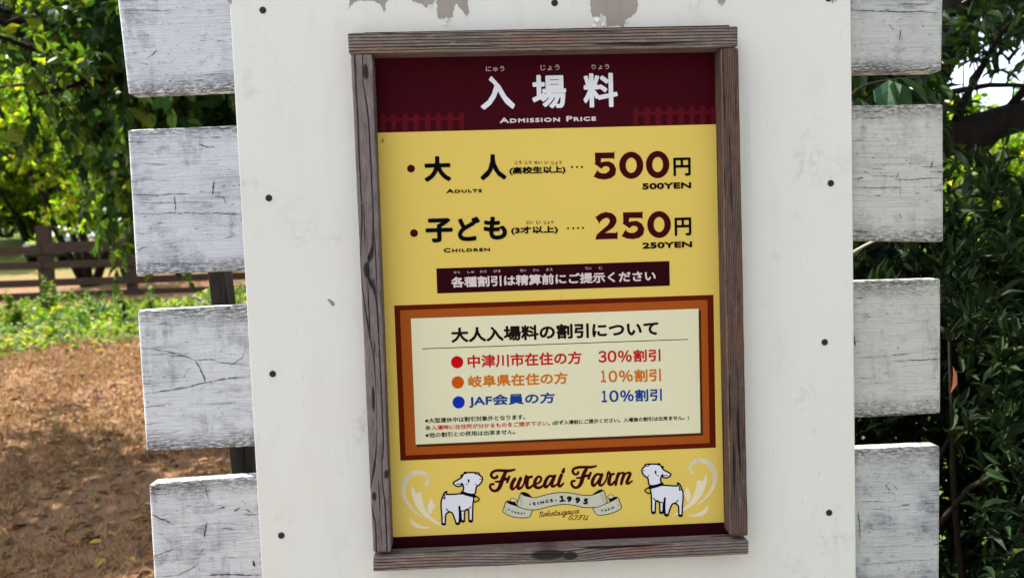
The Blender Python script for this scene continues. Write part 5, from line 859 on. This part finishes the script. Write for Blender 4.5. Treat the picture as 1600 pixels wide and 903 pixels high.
def twig_leaves(limbs, n_twigs, tl, per, droop, size, ratio, rs, t0=.25, near=True, ok=None, spread=.9):
    pos = []; dr = []; tw = []
    while len(tw) < n_twigs:
        P = limbs[rs.randint(len(limbs))]; i = t0 + (1 - t0) * rs.rand() ** .7; k = i * (len(P) - 1); j = min(int(k), len(P) - 2); f = k - j
        p = np.array(P[j]) * (1 - f) + np.array(P[j + 1]) * f
        d = (np.array(P[j + 1]) - np.array(P[j])); d /= np.linalg.norm(d); d = d * .6 + rs.normal(0, spread, 3); d[2] -= droop * .5; d /= np.linalg.norm(d)
        L = tl * rs.uniform(.5, 1.3); pts = [p]
        for s in range(4):
            p = p + d * L / 4; d = d + np.array([0, 0, -droop * .25]) + rs.normal(0, .12, 3); d /= np.linalg.norm(d); pts.append(p)
        if ok and not ok(pts[-1]): continue
        tw.append(tube(pts, [.006 * tl + .001, .005 * tl, .004 * tl, .003 * tl, .0015 * tl], 4, False))
        for q in range(per):
            t = rs.uniform(.15, 1.05) * 4; s = min(int(t), 3); c = pts[s] + (pts[s + 1] - pts[s]) * (t - s)
            ld = (pts[s + 1] - pts[s]) / (L / 4) * .5 + rs.normal(0, .6, 3); ld[2] -= droop * .9
            pos.append(c); dr.append(ld)
    return leaves(pos, dr, size * rs.uniform(.55, 1.2, len(pos)), ratio, rs, near), tw
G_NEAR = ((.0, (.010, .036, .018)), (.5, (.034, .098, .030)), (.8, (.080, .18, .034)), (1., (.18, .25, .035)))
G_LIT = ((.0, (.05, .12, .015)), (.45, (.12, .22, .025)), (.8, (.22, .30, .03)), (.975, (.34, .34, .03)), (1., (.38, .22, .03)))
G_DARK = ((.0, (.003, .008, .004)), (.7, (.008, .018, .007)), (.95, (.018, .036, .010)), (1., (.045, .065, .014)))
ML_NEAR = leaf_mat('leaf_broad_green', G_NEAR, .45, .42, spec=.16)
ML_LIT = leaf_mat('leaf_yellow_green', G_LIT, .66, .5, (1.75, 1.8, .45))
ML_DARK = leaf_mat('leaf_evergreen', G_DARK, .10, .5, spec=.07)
ML_PEACH = leaf_mat('leaf_long_green', ((0., (.008, .024, .008)), (.6, (.02, .055, .011)), (.9, (.06, .12, .018)), (1., (.12, .18, .025))), .42, .4)
# overhanging tree behind the left planks
rs = np.random.RandomState(21)
t = thing('overhanging_tree', 'dark leafy tree hanging over the dry ground just left of the planks', 'tree', (-1.75, 5.6, gz(-1.75, 5.6)))
tr = [(-1.75, 5.6, .1), (-1.8, 5.55, 1.2), (-1.95, 5.45, 2.1), (-2.1, 5.3, 2.9), (-2.2, 5.1, 3.9), (-2.3, 5.0, 4.8)]
child('trunk', mesh('trunk', *tube(spline(tr, 4), np.linspace(.13, .05, 21), 10), MBARK, smooth=True), t)
ends = [(-5.6, 5.2, 3.7), (-4.7, 3.6, 3.3), (-3.4, 2.7, 3.2), (-5.4, 7.2, 3.4), (-2.6, 3.2, 3.8), (-4.2, 5.0, 2.9), (-1.5, 3.2, 3.3), (-2.6, 3.6, 2.6), (-3.5, 6.4, 2.6), (-3.0, 4.2, 4.6), (-4.6, 4.6, 4.5), (-5.9, 6.4, 4.6), (-2.2, 4.2, 2.2), (-2.9, 5.3, 2.1), (-2.0, 3.6, 2.7), (-1.3, 4.2, 2.6), (-3.2, 6.2, 3.0), (-2.7, 4.6, 3.3), (-3.0, 3.4, 3.0), (-5.9, 4.6, 3.7), (-5.6, 3.9, 4.1), (-4.9, 3.1, 3.9), (-6.2, 5.4, 4.0)]
limbs = []
for i, e in enumerate(ends):
    s = tr[2 + i % 3]; P = limb_path(s, e, rs, .10); limbs.append(P)
    child('limb', mesh('limb', *tube(P, np.linspace(.045, .01, len(P)), 7), MBARK, smooth=True), t)
def near_ok(p):
    u, v = (p[0] - .22) / (p[1] + 1.3), (p[2] - 1.52) / (p[1] + 1.3)
    if v < (.06 if u < -.57 else -.03) or p[1] < 1.5: return False
    return not (-.73 < u < -.50 and rs.rand() < (.96 if u < -.545 else .68) * (1 if v < .25 else .85))
Lf, tw = twig_leaves(limbs, 1250, .8, 16, .55, .135, .62, rs, .15, ok=near_ok)
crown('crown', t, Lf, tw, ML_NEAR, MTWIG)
# bright trees beyond the fence: one built, the rest copied
def far_tree(name, label, x, y, hgt, rad_, seed, nl, size, mat, stems=4, zlow=.28, group=None):
    rs = np.random.RandomState(seed); g0 = gz(x, y)
    t = thing(name, label, 'tree', (x, y, g0), group)
    limbs = []; tv = []
    for k in range(stems):
        a = 2 * math.pi * k / stems + rs.uniform(-.4, .4); e = (x + math.cos(a) * rad_ * .45, y + math.sin(a) * rad_ * .45, g0 + hgt * rs.uniform(.5, .7))
        P = limb_path((x + math.cos(a) * .12, y + math.sin(a) * .12, g0 - .05), e, rs, -.02); tv.append(tube(P, np.linspace(.11, .04, len(P)), 7))
        for m in range(5):
            b_ = rs.uniform(0, 6.28); e2 = (e[0] + math.cos(b_) * rad_ * rs.uniform(.3, .8), e[1] + math.sin(b_) * rad_ * rs.uniform(.3, .8), g0 + hgt * rs.uniform(zlow, 1.0))
            P2 = limb_path(P[3 + m % 4], e2, rs, .12); limbs.append(P2); tv.append(tube(P2, np.linspace(.05, .012, len(P2)), 5))
    child('trunk', mesh('trunk', *join(*tv), MBARK, smooth=True), t)
    Lf, tw = twig_leaves(limbs, nl // 22, 1.0 * hgt / 7, 22, .35, size, .6, rs, .15, near=False, ok=lambda p: p[2] > g0 + hgt * zlow * .8)
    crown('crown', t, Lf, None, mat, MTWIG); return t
def copy_tree(src, x, y, rz, s, label=None):
    r = src.copy(); COL.objects.link(r); r.location = (x, y, gz(x, y)); r.rotation_euler = (0, 0, rz); r.scale = (s, s, s)
    if label: r['label'] = label
    for c in src.children:
        d = c.copy(); COL.objects.link(d); d.parent = r; d.matrix_parent_inverse = c.matrix_parent_inverse.copy()
    return r
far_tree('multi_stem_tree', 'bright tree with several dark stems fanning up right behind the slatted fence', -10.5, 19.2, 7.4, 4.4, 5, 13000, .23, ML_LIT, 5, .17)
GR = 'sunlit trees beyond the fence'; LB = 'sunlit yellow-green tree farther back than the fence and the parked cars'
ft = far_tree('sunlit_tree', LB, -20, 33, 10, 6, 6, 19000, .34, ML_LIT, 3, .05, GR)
for (x, y, rz, s) in ((-18.5, 40, 2.7, 1.5), (-23.5, 43, 5.6, 1.6), (-27, 38, 1, 1.1), (-14, 37, 2.2, 1.1), (-30, 47, 3.1, 1.3), (-10, 30, 4, .85), (-36, 66, 5, 1.5), (-19, 46, .5, 1.4), (-27, 68, 5.5, 1.6)): copy_tree(ft, x, y, rz, s)
# ---------------------------------------------------------------- right side: evergreen shrubs and the leaning tree
def shrub(label, cx, cy, rx, ry, h, seed, n, skirt=.25, orange=False):
    rs = np.random.RandomState(seed); g0 = gz(cx, cy)
    t = thing('evergreen_shrub', label, 'shrub', (cx, cy, g0), 'dark shrubs behind the right planks')
    st = []; limbs = []
    for k in range(12):
        a = rs.uniform(0, 6.28); e = (cx + math.cos(a) * rx * rs.uniform(.3, .9), cy + math.sin(a) * ry * rs.uniform(.3, .9), g0 + h * rs.uniform(.45, .92))
        P = limb_path((cx + rs.normal(0, .08), cy + rs.normal(0, .08), g0 - .03), e, rs, .08); limbs.append(P); st.append(tube(P, np.linspace(.016, .004, len(P)), 5))
    child('stem', mesh('stem', *join(*st), MTWIG, smooth=True), t)
    pos = []; dr = []; sz = []
    while len(pos) < n:          # whorls of narrow leaves at shoot ends, spread through the volume, thicker outside
        a = rs.uniform(0, 6.28); u = rs.uniform(-1, 1); r = rs.uniform(.35, 1) ** .45
        lump = 1 + .16 * math.sin(3 * a + seed) + .12 * math.sin(5 * a + 4 * u + seed)
        c = np.array([cx + rx * r * lump * math.cos(a) * math.sqrt(1 - u * u * .8), cy + ry * r * lump * math.sin(a) * math.sqrt(1 - u * u * .8), g0 + h * (.5 + .5 * u * r * lump)])
        if c[1] < (.62 if c[0] < 1.36 else .3) or c[2] < g0 + .03: continue
        if c[2] < g0 + h * skirt * 1.6 and rs.rand() < .62: continue
        out = np.array([c[0] - cx, c[1] - cy, (c[2] - g0 - h * .4)]); out /= np.linalg.norm(out) + 1e-6; out += np.array([0, 0, .5])
        for q in range(8):
            d = rs.normal(0, .75, 3) + out * .7; pos.append(c + rs.normal(0, .006, 3)); dr.append(d); sz.append(rs.uniform(.034, .08))
    Lf = leaves(pos, dr, np.array(sz), .32, rs, True, .7)
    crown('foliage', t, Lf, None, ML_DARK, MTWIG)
    if orange:
        V, F, rn = leaves([orange], [(.0, -.1, -1)], [.062], .75, np.random.RandomState(1))
        child('dead_leaf', npmesh('dead_leaf', V, F, plain('dead_orange_leaf', (.07, .014, .005), .85)), t)['label'] = 'single orange dead leaf'
    return t
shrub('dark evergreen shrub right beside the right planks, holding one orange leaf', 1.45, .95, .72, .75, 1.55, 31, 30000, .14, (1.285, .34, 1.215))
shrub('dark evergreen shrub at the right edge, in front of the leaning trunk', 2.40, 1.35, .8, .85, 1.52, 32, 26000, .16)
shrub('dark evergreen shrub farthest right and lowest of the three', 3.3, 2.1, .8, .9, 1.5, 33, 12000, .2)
rs = np.random.RandomState(8)
t = thing('leaning_tree', 'dark leaning tree with one thick bare branch reaching right above the shrubs', 'tree', (1.5, 2.25, gz(1.5, 2.25)))
tr = [(1.5, 2.25, -.05), (1.78, 2.25, .9), (2.08, 2.2, 1.75), (2.24, 2.15, 2.2), (2.43, 2.1, 2.6), (2.75, 2.1, 3.3), (2.9, 2.2, 4.2)]
child('trunk', mesh('trunk', *tube(spline(tr, 5), np.linspace(.19, .11, 31), 14), MBARK, smooth=True), t)
st2 = [(1.74, 2.26, .85), (1.86, 2.45, 1.5), (2.04, 2.6, 2.15), (2.12, 2.7, 2.8), (2.05, 2.8, 3.8)]
child('second_stem', mesh('second_stem', *tube(spline(st2, 4), np.linspace(.14, .09, 17), 12), MBARK, smooth=True), t)
br = [(2.05, 2.12, 1.80), (2.19, 2.05, 1.9), (2.33, 2.0, 1.94), (2.48, 2.0, 1.98), (2.69, 2.0, 2.04), (2.93, 2.0, 2.10), (3.6, 2.1, 2.3)]
child('branch', mesh('branch', *tube(spline(br, 5), np.linspace(.098, .055, 31), 12), MBARK, smooth=True), t)
br2 = [(2.62, 2.05, 2.0), (2.80, 2.45, 1.92), (2.98, 2.6, 1.81), (3.07, 2.6, 1.66), (3.12, 2.6, 1.48), (3.14, 2.6, 1.25)]
child('branch', mesh('branch', *tube(spline(br2, 4), np.linspace(.04, .026, 21), 8), MBARK, smooth=True), t)
limbs = []
for s, e in (((2.36, 2.0, 1.98), (2.3, 1.5, 2.35)), ((2.62, 2, 2.07), (3.0, 1.6, 2.5)), ((2.4, 2.1, 2.62), (2.9, 1.5, 2.7)), ((2.6, 2.1, 3.1), (3.6, 1.9, 2.9)), ((2.75, 2.1, 3.4), (2.2, 2.6, 3.6)), ((2.4, 2.1, 2.6), (3.4, 2.8, 2.6)),
             ((3.1, 2, 2.12), (3.7, 1.7, 2.2)), ((2.0, 2.2, 1.75), (1.6, 1.6, 2.1)), ((2.16, 2.15, 2.1), (2.4, 2.6, 2.2)), ((2.75, 2.1, 3.4), (3.6, 2.4, 3.5)), ((3.1, 2.0, 2.12), (3.4, 2.6, 1.8)), ((2.98, 2.6, 1.81), (2.7, 2.9, 1.6)), ((2.0, 2.2, 1.75), (1.9, 1.4, 1.95)), ((2.0, 2.2, 1.9), (1.2, 2.3, 2.35)), ((2.0, 2.2, 1.9), (1.4, 1.6, 2.3)), ((2.1, 2.2, 2.0), (1.0, 1.9, 2.2)), ((2.0, 2.2, 1.9), (1.3, 2.8, 2.5)), ((2.16, 2.1, 2.1), (2.55, 1.7, 2.1))):
    P = limb_path(s, e, rs, .08); limbs.append(P); child('limb', mesh('limb', *tube(P, np.linspace(.02, .006, len(P)), 6), MBARK, smooth=True), t)
Lf, tw = twig_leaves(limbs, 340, .45, 13, .6, .10, .34, rs, .05, ok=lambda p: p[1] > .35 and p[2] > 1.5 and (p[1] > 2.0 or p[2] > 2.22 or (p[2] < 1.8 and rs.rand() < .35) or p[0] < 1.9))
cy_ = rs.uniform(.9, 2.3, 1300); cl = np.stack([.22 + rs.uniform(.48, .625, 1300) * (cy_ + 1.3), cy_, 2.02 + rs.normal(.03 * cy_, .10, 1300)], 1)
L3 = leaves(cl, np.stack([rs.normal(0, .7, len(cl)), rs.normal(-.2, .6, len(cl)), rs.normal(-.5, .5, len(cl))], 1), .11 * rs.uniform(.6, 1.3, len(cl)), .36, rs)
Lf = (np.concatenate([Lf[0], L3[0]]), np.concatenate([Lf[1], L3[1] + len(Lf[0])]), np.concatenate([Lf[2], L3[2] * .7]))
over = []  # limbs above the view, added to shade the shrubs below
for e in ((.2, 3.2, 4.3), (-.2, 2.4, 4.0), (.8, 4.2, 4.6), (1.6, 3.6, 4.9), (-.6, 3.4, 4.4), (.6, 2.3, 4.4), (1.4, 2.6, 4.7), (.1, 4.4, 4.9), (2.3, 3.0, 5.0), (1.0, 1.8, 4.2)):
    P = limb_path((2.85, 2.17, 3.9), e, rs, .12); over.append(P); child('limb', mesh('limb', *tube(P, np.linspace(.04, .01, len(P)), 6), MBARK, smooth=True), t)
L2, tw2 = twig_leaves(over, 420, .6, 14, .5, .13, .42, rs, .1, ok=lambda p: p[2] > 3.3)
Lf = (np.concatenate([Lf[0], L2[0]]), np.concatenate([Lf[1], L2[1] + len(Lf[0])]), np.concatenate([Lf[2], L2[2]])); tw += tw2
crown('crown', t, Lf, tw, ML_PEACH, MTWIG)
GB = 'sunlit bushes behind the leaning tree'
ft2 = far_tree('sunlit_bush', 'sunlit yellow-green bush behind the leaning tree at the right edge', 8.0, 9.5, 2.9, 2.0, 9, 9500, .14, ML_LIT, 5, .04, GB)
for (x, y, rz, s) in ((11.0, 13, 2, 1.25), (5.6, 7.6, 4, .85), (7.4, 6.8, 1, .9), (13.5, 16.5, 3.4, 1.5)): copy_tree(ft2, x, y, rz, s)
for (x, y, rz, s) in ((-21, 35, 2, 1.5), (-26, 44, 4, 1.9), (-31, 52, 1, 2.2), (-17.5, 34, .3, 1.4), (-23, 50, 3, 2.0), (-36, 60, 5, 2.4), (-28, 62, 2.6, 2.4), (-20, 58, 1.3, 2.2)):
    c = copy_tree(ft2, x, y, rz, s, LB); c['group'] = GR
# vine leaves and dry twig in the gaps of the right planks
t = thing('vine', 'broad dull green vine leaves in the gap under the topmost right plank', 'vine', (1.0, .2, 1.72))
rs = np.random.RandomState(2)
vst = [(.93, .18, 1.755), (.97, .19, 1.80), (1.02, .2, 1.83), (1.12, .2, 1.84)]
child('stem', mesh('stem', *tube(spline(vst, 4), np.linspace(.0045, .002, 13), 6), MTWIG), t)
V, F, rn = leaves([(1.055, .19, 1.835), (1.065, .185, 1.835), (1.075, .19, 1.84), (1.0, .2, 1.80)], [(-.25, -.3, -1), (.05, -.35, -1), (.8, -.3, -.75), (.45, -.2, -1)], [.075, .085, .085, .07], .85, rs, True, .15)
child('foliage', npmesh('foliage', V, F, leaf_mat('vine_leaf', ((0., (.018, .055, .028)), (1., (.028, .075, .035))), .2, .6, spec=.12), {'rnd': np.full(len(V), .35)}), t)
tag(link('dry_twig', mesh('dry_twig', *join(tube(spline([(.925, .095, 1.488), (.965, .095, 1.508), (1.01, .095, 1.522), (1.06, .09, 1.527), (1.10, .09, 1.526)], 5), np.linspace(.0032, .0012, 21), 6), tube([(1.0, .095, 1.52), (1.03, .10, 1.512), (1.07, .11, 1.513)], [.001, .0008, .0005], 5)), plain('dry_twig_bark', (.34, .31, .26), .9))), 'pale dry twig lying across the gap between the second and third right planks', 'twig')
tag(link('cobweb_twig', mesh('cobweb_twig', *join(tube([(1.28, .3, 2.02), (1.36, .32, 2.06), (1.46, .33, 2.09)], [.0012, .001, .0006], 5), tube([(1.345, .32, 2.052), (1.375, .33, 2.10), (1.40, .34, 2.16)], [.001, .0008, .0005], 5)), plain('pale_twig_bark', (.30, .28, .26), .9))), 'thin pale forked twig crossing the dark trunk at the top right', 'twig')
# ---------------------------------------------------------------- fence, cars
b = NB('brown_fence_timber'); P = b.pos(); n = b.noise(b.mapv(P, (3, 3, 30)), 1, 5, .65); b.bump(n, .5, .01)
MF = b.fin(b.mix(n, (.034, .022, .017), (.10, .069, .054)), .85, .15)
FY = 16.2
t = thing('rail_fence', 'dark brown timber rail fence crossing behind the green weeds', 'fence', (-10, FY, gz(-10, FY)))
for x in (-15.75, -13.8, -11.85, -9.9, -7.97, -6.0, -4.05, -2.1):
    g0 = gz(x, FY); big = x == -9.9
    v, f = box_vf(x - (.14 if big else .09), x + (.14 if big else .09), FY - .09, FY + .09, g0 - .2, g0 + (1.68 if big else 1.22))
    child('post', mesh('post', v, f, MF), t)
for z in (.06, .36, .77, 1.12):
    for x0, x1 in ((-17.5, -9.91), (-9.89, -2.0)):
        v, f = box_vf(x0, x1, FY - .135, FY - .092, gz(-9, FY) + z - .085, gz(-9, FY) + z + .085 + (.08 if z > 1 and x0 > -10 else 0))
        child('rail', mesh('rail', v, f, MF), t)
def car(label, x, y, rz, paint):
    t = thing('parked_car', label, 'car', (x, y, gz(x, y)), 'cars parked beyond the fence')
    m = NB(paint[0]); m.b.inputs['Coat Weight'].default_value = .6; MPn = m.fin(paint[1], .35, .5)
    MGl = plain('car_glass', (.05, .085, .10), .08, .6); MT = plain('tyre_rubber', (.015, .015, .015), .9); ML = plain('headlight_lens', (.6, .6, .58), .15, .6)
    def loft(secs, mat, name):
        V = []; F = []; k = None
        for (yy, hw, z0, z1, tw) in secs:
            ring = [(-hw, yy, z0), (hw, yy, z0), (hw * 1.02, yy, (z0 + z1) / 2), (hw * tw, yy, z1 - .05), (hw * tw * .9, yy, z1), (-hw * tw * .9, yy, z1), (-hw * tw, yy, z1 - .05), (-hw * 1.02, yy, (z0 + z1) / 2)]
            k = len(ring); V += ring
        for i in range(len(secs) - 1):
            for j in range(k): F.append((i * k + j, i * k + (j + 1) % k, (i + 1) * k + (j + 1) % k, (i + 1) * k + j))
        F.append(tuple(range(k))[::-1]); F.append(tuple((len(secs) - 1) * k + j for j in range(k)))
        return link(name, mesh(name, V, F, mat, smooth=False), t)
    loft([(-2.05, .70, .35, .68, .9), (-1.95, .80, .25, .78, .92), (-1.0, .84, .22, .95, .93), (1.2, .84, .22, .98, .93), (1.9, .80, .25, .95, .92), (2.0, .72, .4, .85, .9)], MPn, 'body')
    loft([(-1.0, .76, .93, .96, .9), (-.35, .70, .93, 1.42, .88), (.9, .70, .93, 1.45, .88), (1.75, .74, .93, 1.0, .9)], MPn, 'cabin')
    V = [(-.62, -1.0, .97), (.62, -1.0, .97), (.54, -.42, 1.385), (-.54, -.42, 1.385)]
    V = [(a, b_ - .02, c + .012) for a, b_, c in V] + [(a, b_ - .004, c + .002) for a, b_, c in V]
    link('windscreen', mesh('windscreen', V, [(0, 1, 2, 3), (0, 4, 5, 1), (1, 5, 6, 2), (2, 6, 7, 3), (3, 7, 4, 0)], MGl), t)
    for sx in (-1, 1):
        V = [(sx * .775, -.75, .99), (sx * .775, 1.35, 1.0), (sx * .665, .85, 1.36), (sx * .665, -.3, 1.36)]; V = V + [(a - sx * .02, b_, c) for a, b_, c in V]
        link('side_window', mesh('side_window', V, [(0, 1, 2, 3), (0, 4, 5, 1), (1, 5, 6, 2), (2, 6, 7, 3), (3, 7, 4, 0)], MGl), t)
        V = [(sx * .60 + .13 * math.cos(a_), -2.045 - .01 * (q_), .62 + .08 * math.sin(a_)) for q_ in (0, 1) for a_ in np.linspace(0, 6.28, 12, endpoint=False)]
        link('headlight', mesh('headlight', V, [tuple(range(12, 24))] + [(i, (i + 1) % 12, 12 + (i + 1) % 12, 12 + i) for i in range(12)], ML), t)
        for wy in (-1.3, 1.25):
            V, F = tube([(sx * .66, wy, .3), (sx * .70, wy, .3), (sx * .84, wy, .3), (sx * .865, wy, .3)], [.27, .31, .31, .26], 20)
            wh = link('wheel', mesh('wheel', V, F, MT), t); V, F = tube([(sx * .86, wy, .3), (sx * .875, wy, .3)], [.18, .15], 14)
            link('rim', mesh('rim', V, F, ML), wh)
    v, f = box_vf(-.74, .74, -2.12, -2.04, .36, .50); link('bumper', mesh('bumper', v, f, plain('pale_bumper', (.36, .32, .31), .4, .5)), t)
    t.rotation_euler = (0, 0, rz); return t
car('grey car parked behind the fence, facing the sign, left of the reddish one', -16.1, 28.5, .12, ('car_paint_grey', (.03, .035, .045)))
car('dark red car parked deep in the tree shade behind the fence', -13.9, 27.8, .1, ('car_paint_red', (.05, .006, .008)))
# ---------------------------------------------------------------- ground cover
rs = np.random.RandomState(12)
def scatter(n, x0, x1, y0, y1, dens=None):
    out = []
    while len(out) < n:
        x, y = rs.uniform(x0, x1), rs.uniform(y0, y1)
        if dens and rs.rand() > dens(x, y): continue
        out.append((x, y, gz(x, y)))
    return np.array(out)
vis = lambda x, y: 1.0 if (.22 - .73 * (y + 1.3) - .4 < x < .22 - .30 * (y + 1.3) + .3) else 0.0
# dry grass blades
p = scatter(52000, -8, -.3, .3, 9.5, lambda x, y: vis(x, y) * (.35 + .65 * (math.sin(x * 2.3 + y) * math.sin(y * 1.7 - x) > -.3)))
a = rs.uniform(0, 6.28, len(p)); L = rs.uniform(.025, .075, len(p)); wd = .0022 + .0006 * (p[:, 1]); ln = rs.uniform(.3, 1.4, len(p))
side = np.stack([np.cos(a), np.sin(a), 0 * a], 1) * wd[:, None]; tip = np.stack([np.cos(a + 1.6) * ln, np.sin(a + 1.6) * ln, 0 * a + .8], 1); tip = tip / np.linalg.norm(tip, axis=1, keepdims=True) * L[:, None]
V = np.stack([p - side, p + side, p + tip], 1).reshape(-1, 3); F = np.arange(len(V)).reshape(-1, 3)
mg = leaf_mat('dry_grass_blade', ((0., (.12, .065, .028)), (.5, (.28, .155, .07)), (.9, (.42, .26, .125)), (1., (.14, .18, .03))), .2, .8, (1.2, 1.0, .7))
tag(link('dry_grass', npmesh('dry_grass', V, F, mg, {'rnd': np.repeat(rs.rand(len(p)), 3)})), 'short dry straw-coloured grass on the shaded ground', 'grass', kind='stuff')
p = scatter(4600, -8, -.3, .6, 10, vis); p[:, 2] += .012
Lf = leaves(p, np.stack([rs.normal(0, 1, len(p)), rs.normal(0, 1, len(p)), rs.normal(0, .22, len(p))], 1), rs.uniform(.03, .10, len(p)), .55, rs, True, .5)
ml = leaf_mat('fallen_leaf', ((0., (.06, .028, .014)), (.5, (.18, .07, .025)), (.8, (.30, .13, .04)), (.95, (.42, .27, .05)), (1., (.10, .14, .03))), .15, .7, (1.2, .9, .5))
tag(link('fallen_leaves', npmesh('fallen_leaves', *Lf[:2], ml, {'rnd': Lf[2]})), 'brown and orange fallen leaves scattered over the dry ground', 'leaves', kind='stuff')
# weeds in front of the fence
def weed_points(n, x0, x1, y0, y1, hmax, dens=None):
    p = scatter(n, x0, x1, y0, y1, dens); h = hmax * rs.rand(len(p)) ** 1.5 * (.5 + .5 * np.sin(p[:, 0] * 1.9 + 1) * np.sin(p[:, 1] * 1.3)).clip(.15, 1); p[:, 2] += h; return p
MW = leaf_mat('weed_leaf', ((0., (.02, .07, .015)), (.4, (.06, .16, .02)), (.75, (.15, .27, .03)), (.93, (.26, .32, .04)), (1., (.38, .30, .08))), .45, .5)
edge = lambda x, y: min(1, max(0, (y - 8.2 - .5 * math.sin(x * 1.3) - .3 * math.sin(x * 4.1)) / 2.4)) ** 1.6 * (.35 + .65 * (math.sin(x * 2.1) * math.sin(y * 2.7 + x) > -.55))
p = weed_points(16000, -14, -1.5, 8.0, 14.0, .42, edge)
Lf = leaves(p, np.stack([rs.normal(0, 1, len(p)), rs.normal(0, 1, len(p)), rs.normal(.35, .5, len(p))], 1), rs.uniform(.06, .16, len(p)), .6, rs, False, .8)
tag(link('weeds', npmesh('weeds', *Lf[:2], MW, {'rnd': Lf[2]})), 'low bright green weeds growing in front of the timber fence', 'weeds', kind='stuff')
p = weed_points(9000, .9, 9, 2.7, 9, .22, lambda x, y: 1.0 if x > .22 + .42 * (y + 1.3) - .8 else 0.)
Lf = leaves(p, np.stack([rs.normal(0, 1, len(p)), rs.normal(0, 1, len(p)), rs.normal(.5, .5, len(p))], 1), rs.uniform(.05, .12, len(p)), .5, rs, False, .8)
tag(link('ground_cover', npmesh('ground_cover', *Lf[:2], MW, {'rnd': Lf[2]})), 'sunlit yellow-green ground cover glimpsed below the dark shrubs', 'ground cover', kind='stuff')
def tall_weed(x, y, h, label, seed):
    rs = np.random.RandomState(seed); g0 = gz(x, y); t = thing('tall_weed', label, 'weed', (x, y, g0), 'tall weeds in front of the fence')
    st = []; pos = []; dr = []; sz = []
    for k in range(3 + seed % 3):
        e = np.array([x + rs.normal(0, .10 * h), y + rs.normal(0, .1 * h), g0 + h * (1 if k == 0 else rs.uniform(.55, .9))]); b0 = np.array([x + rs.normal(0, .04), y + rs.normal(0, .04), g0 - .02])
        st.append(tube([b0, (b0 + e) / 2 + rs.normal(0, .02, 3), e], [.008, .006, .003], 5))
        for q in range(int(90 * h) + 20):
            tt = rs.uniform(.12, 1.03); a = rs.uniform(0, 6.28); pos.append(b0 + (e - b0) * tt); dr.append((math.cos(a), math.sin(a), rs.uniform(-.1, .9))); sz.append((.17 - .09 * tt) * rs.uniform(.6, 1.1))
    child('stem', mesh('stem', *join(*st), plain('weed_stem', (.10, .16, .04), .7)), t)
    V, F, rn = leaves(pos, dr, np.array(sz), .42, rs, True, .5); child('foliage', npmesh('foliage', V, F, MW, {'rnd': rn}), t)
for i, (x, y, h, lab) in enumerate(((-7.16, 11.5, .85, 'tallest green weed, standing in front of the big fence post'), (-7.42, 11.0, .45, 'bushy green weed just left of and below the tallest weed'), (-6.53, 11.5, .48, 'slim green weed with a yellow-green tip, right of the tallest weed'),
        (-5.93, 11.5, .46, 'green weed close to the left edge of the third left plank'), (-6.2, 11.4, .3, 'short green weed between the slim weed and the planks'), (-7.8, 11.5, .6, 'green weed nearest the left edge of the photo'), (-5.53, 11.5, .55, 'green weed topping out in the gap between the second and third left planks'))): tall_weed(x, y, h, lab, 60 + i)
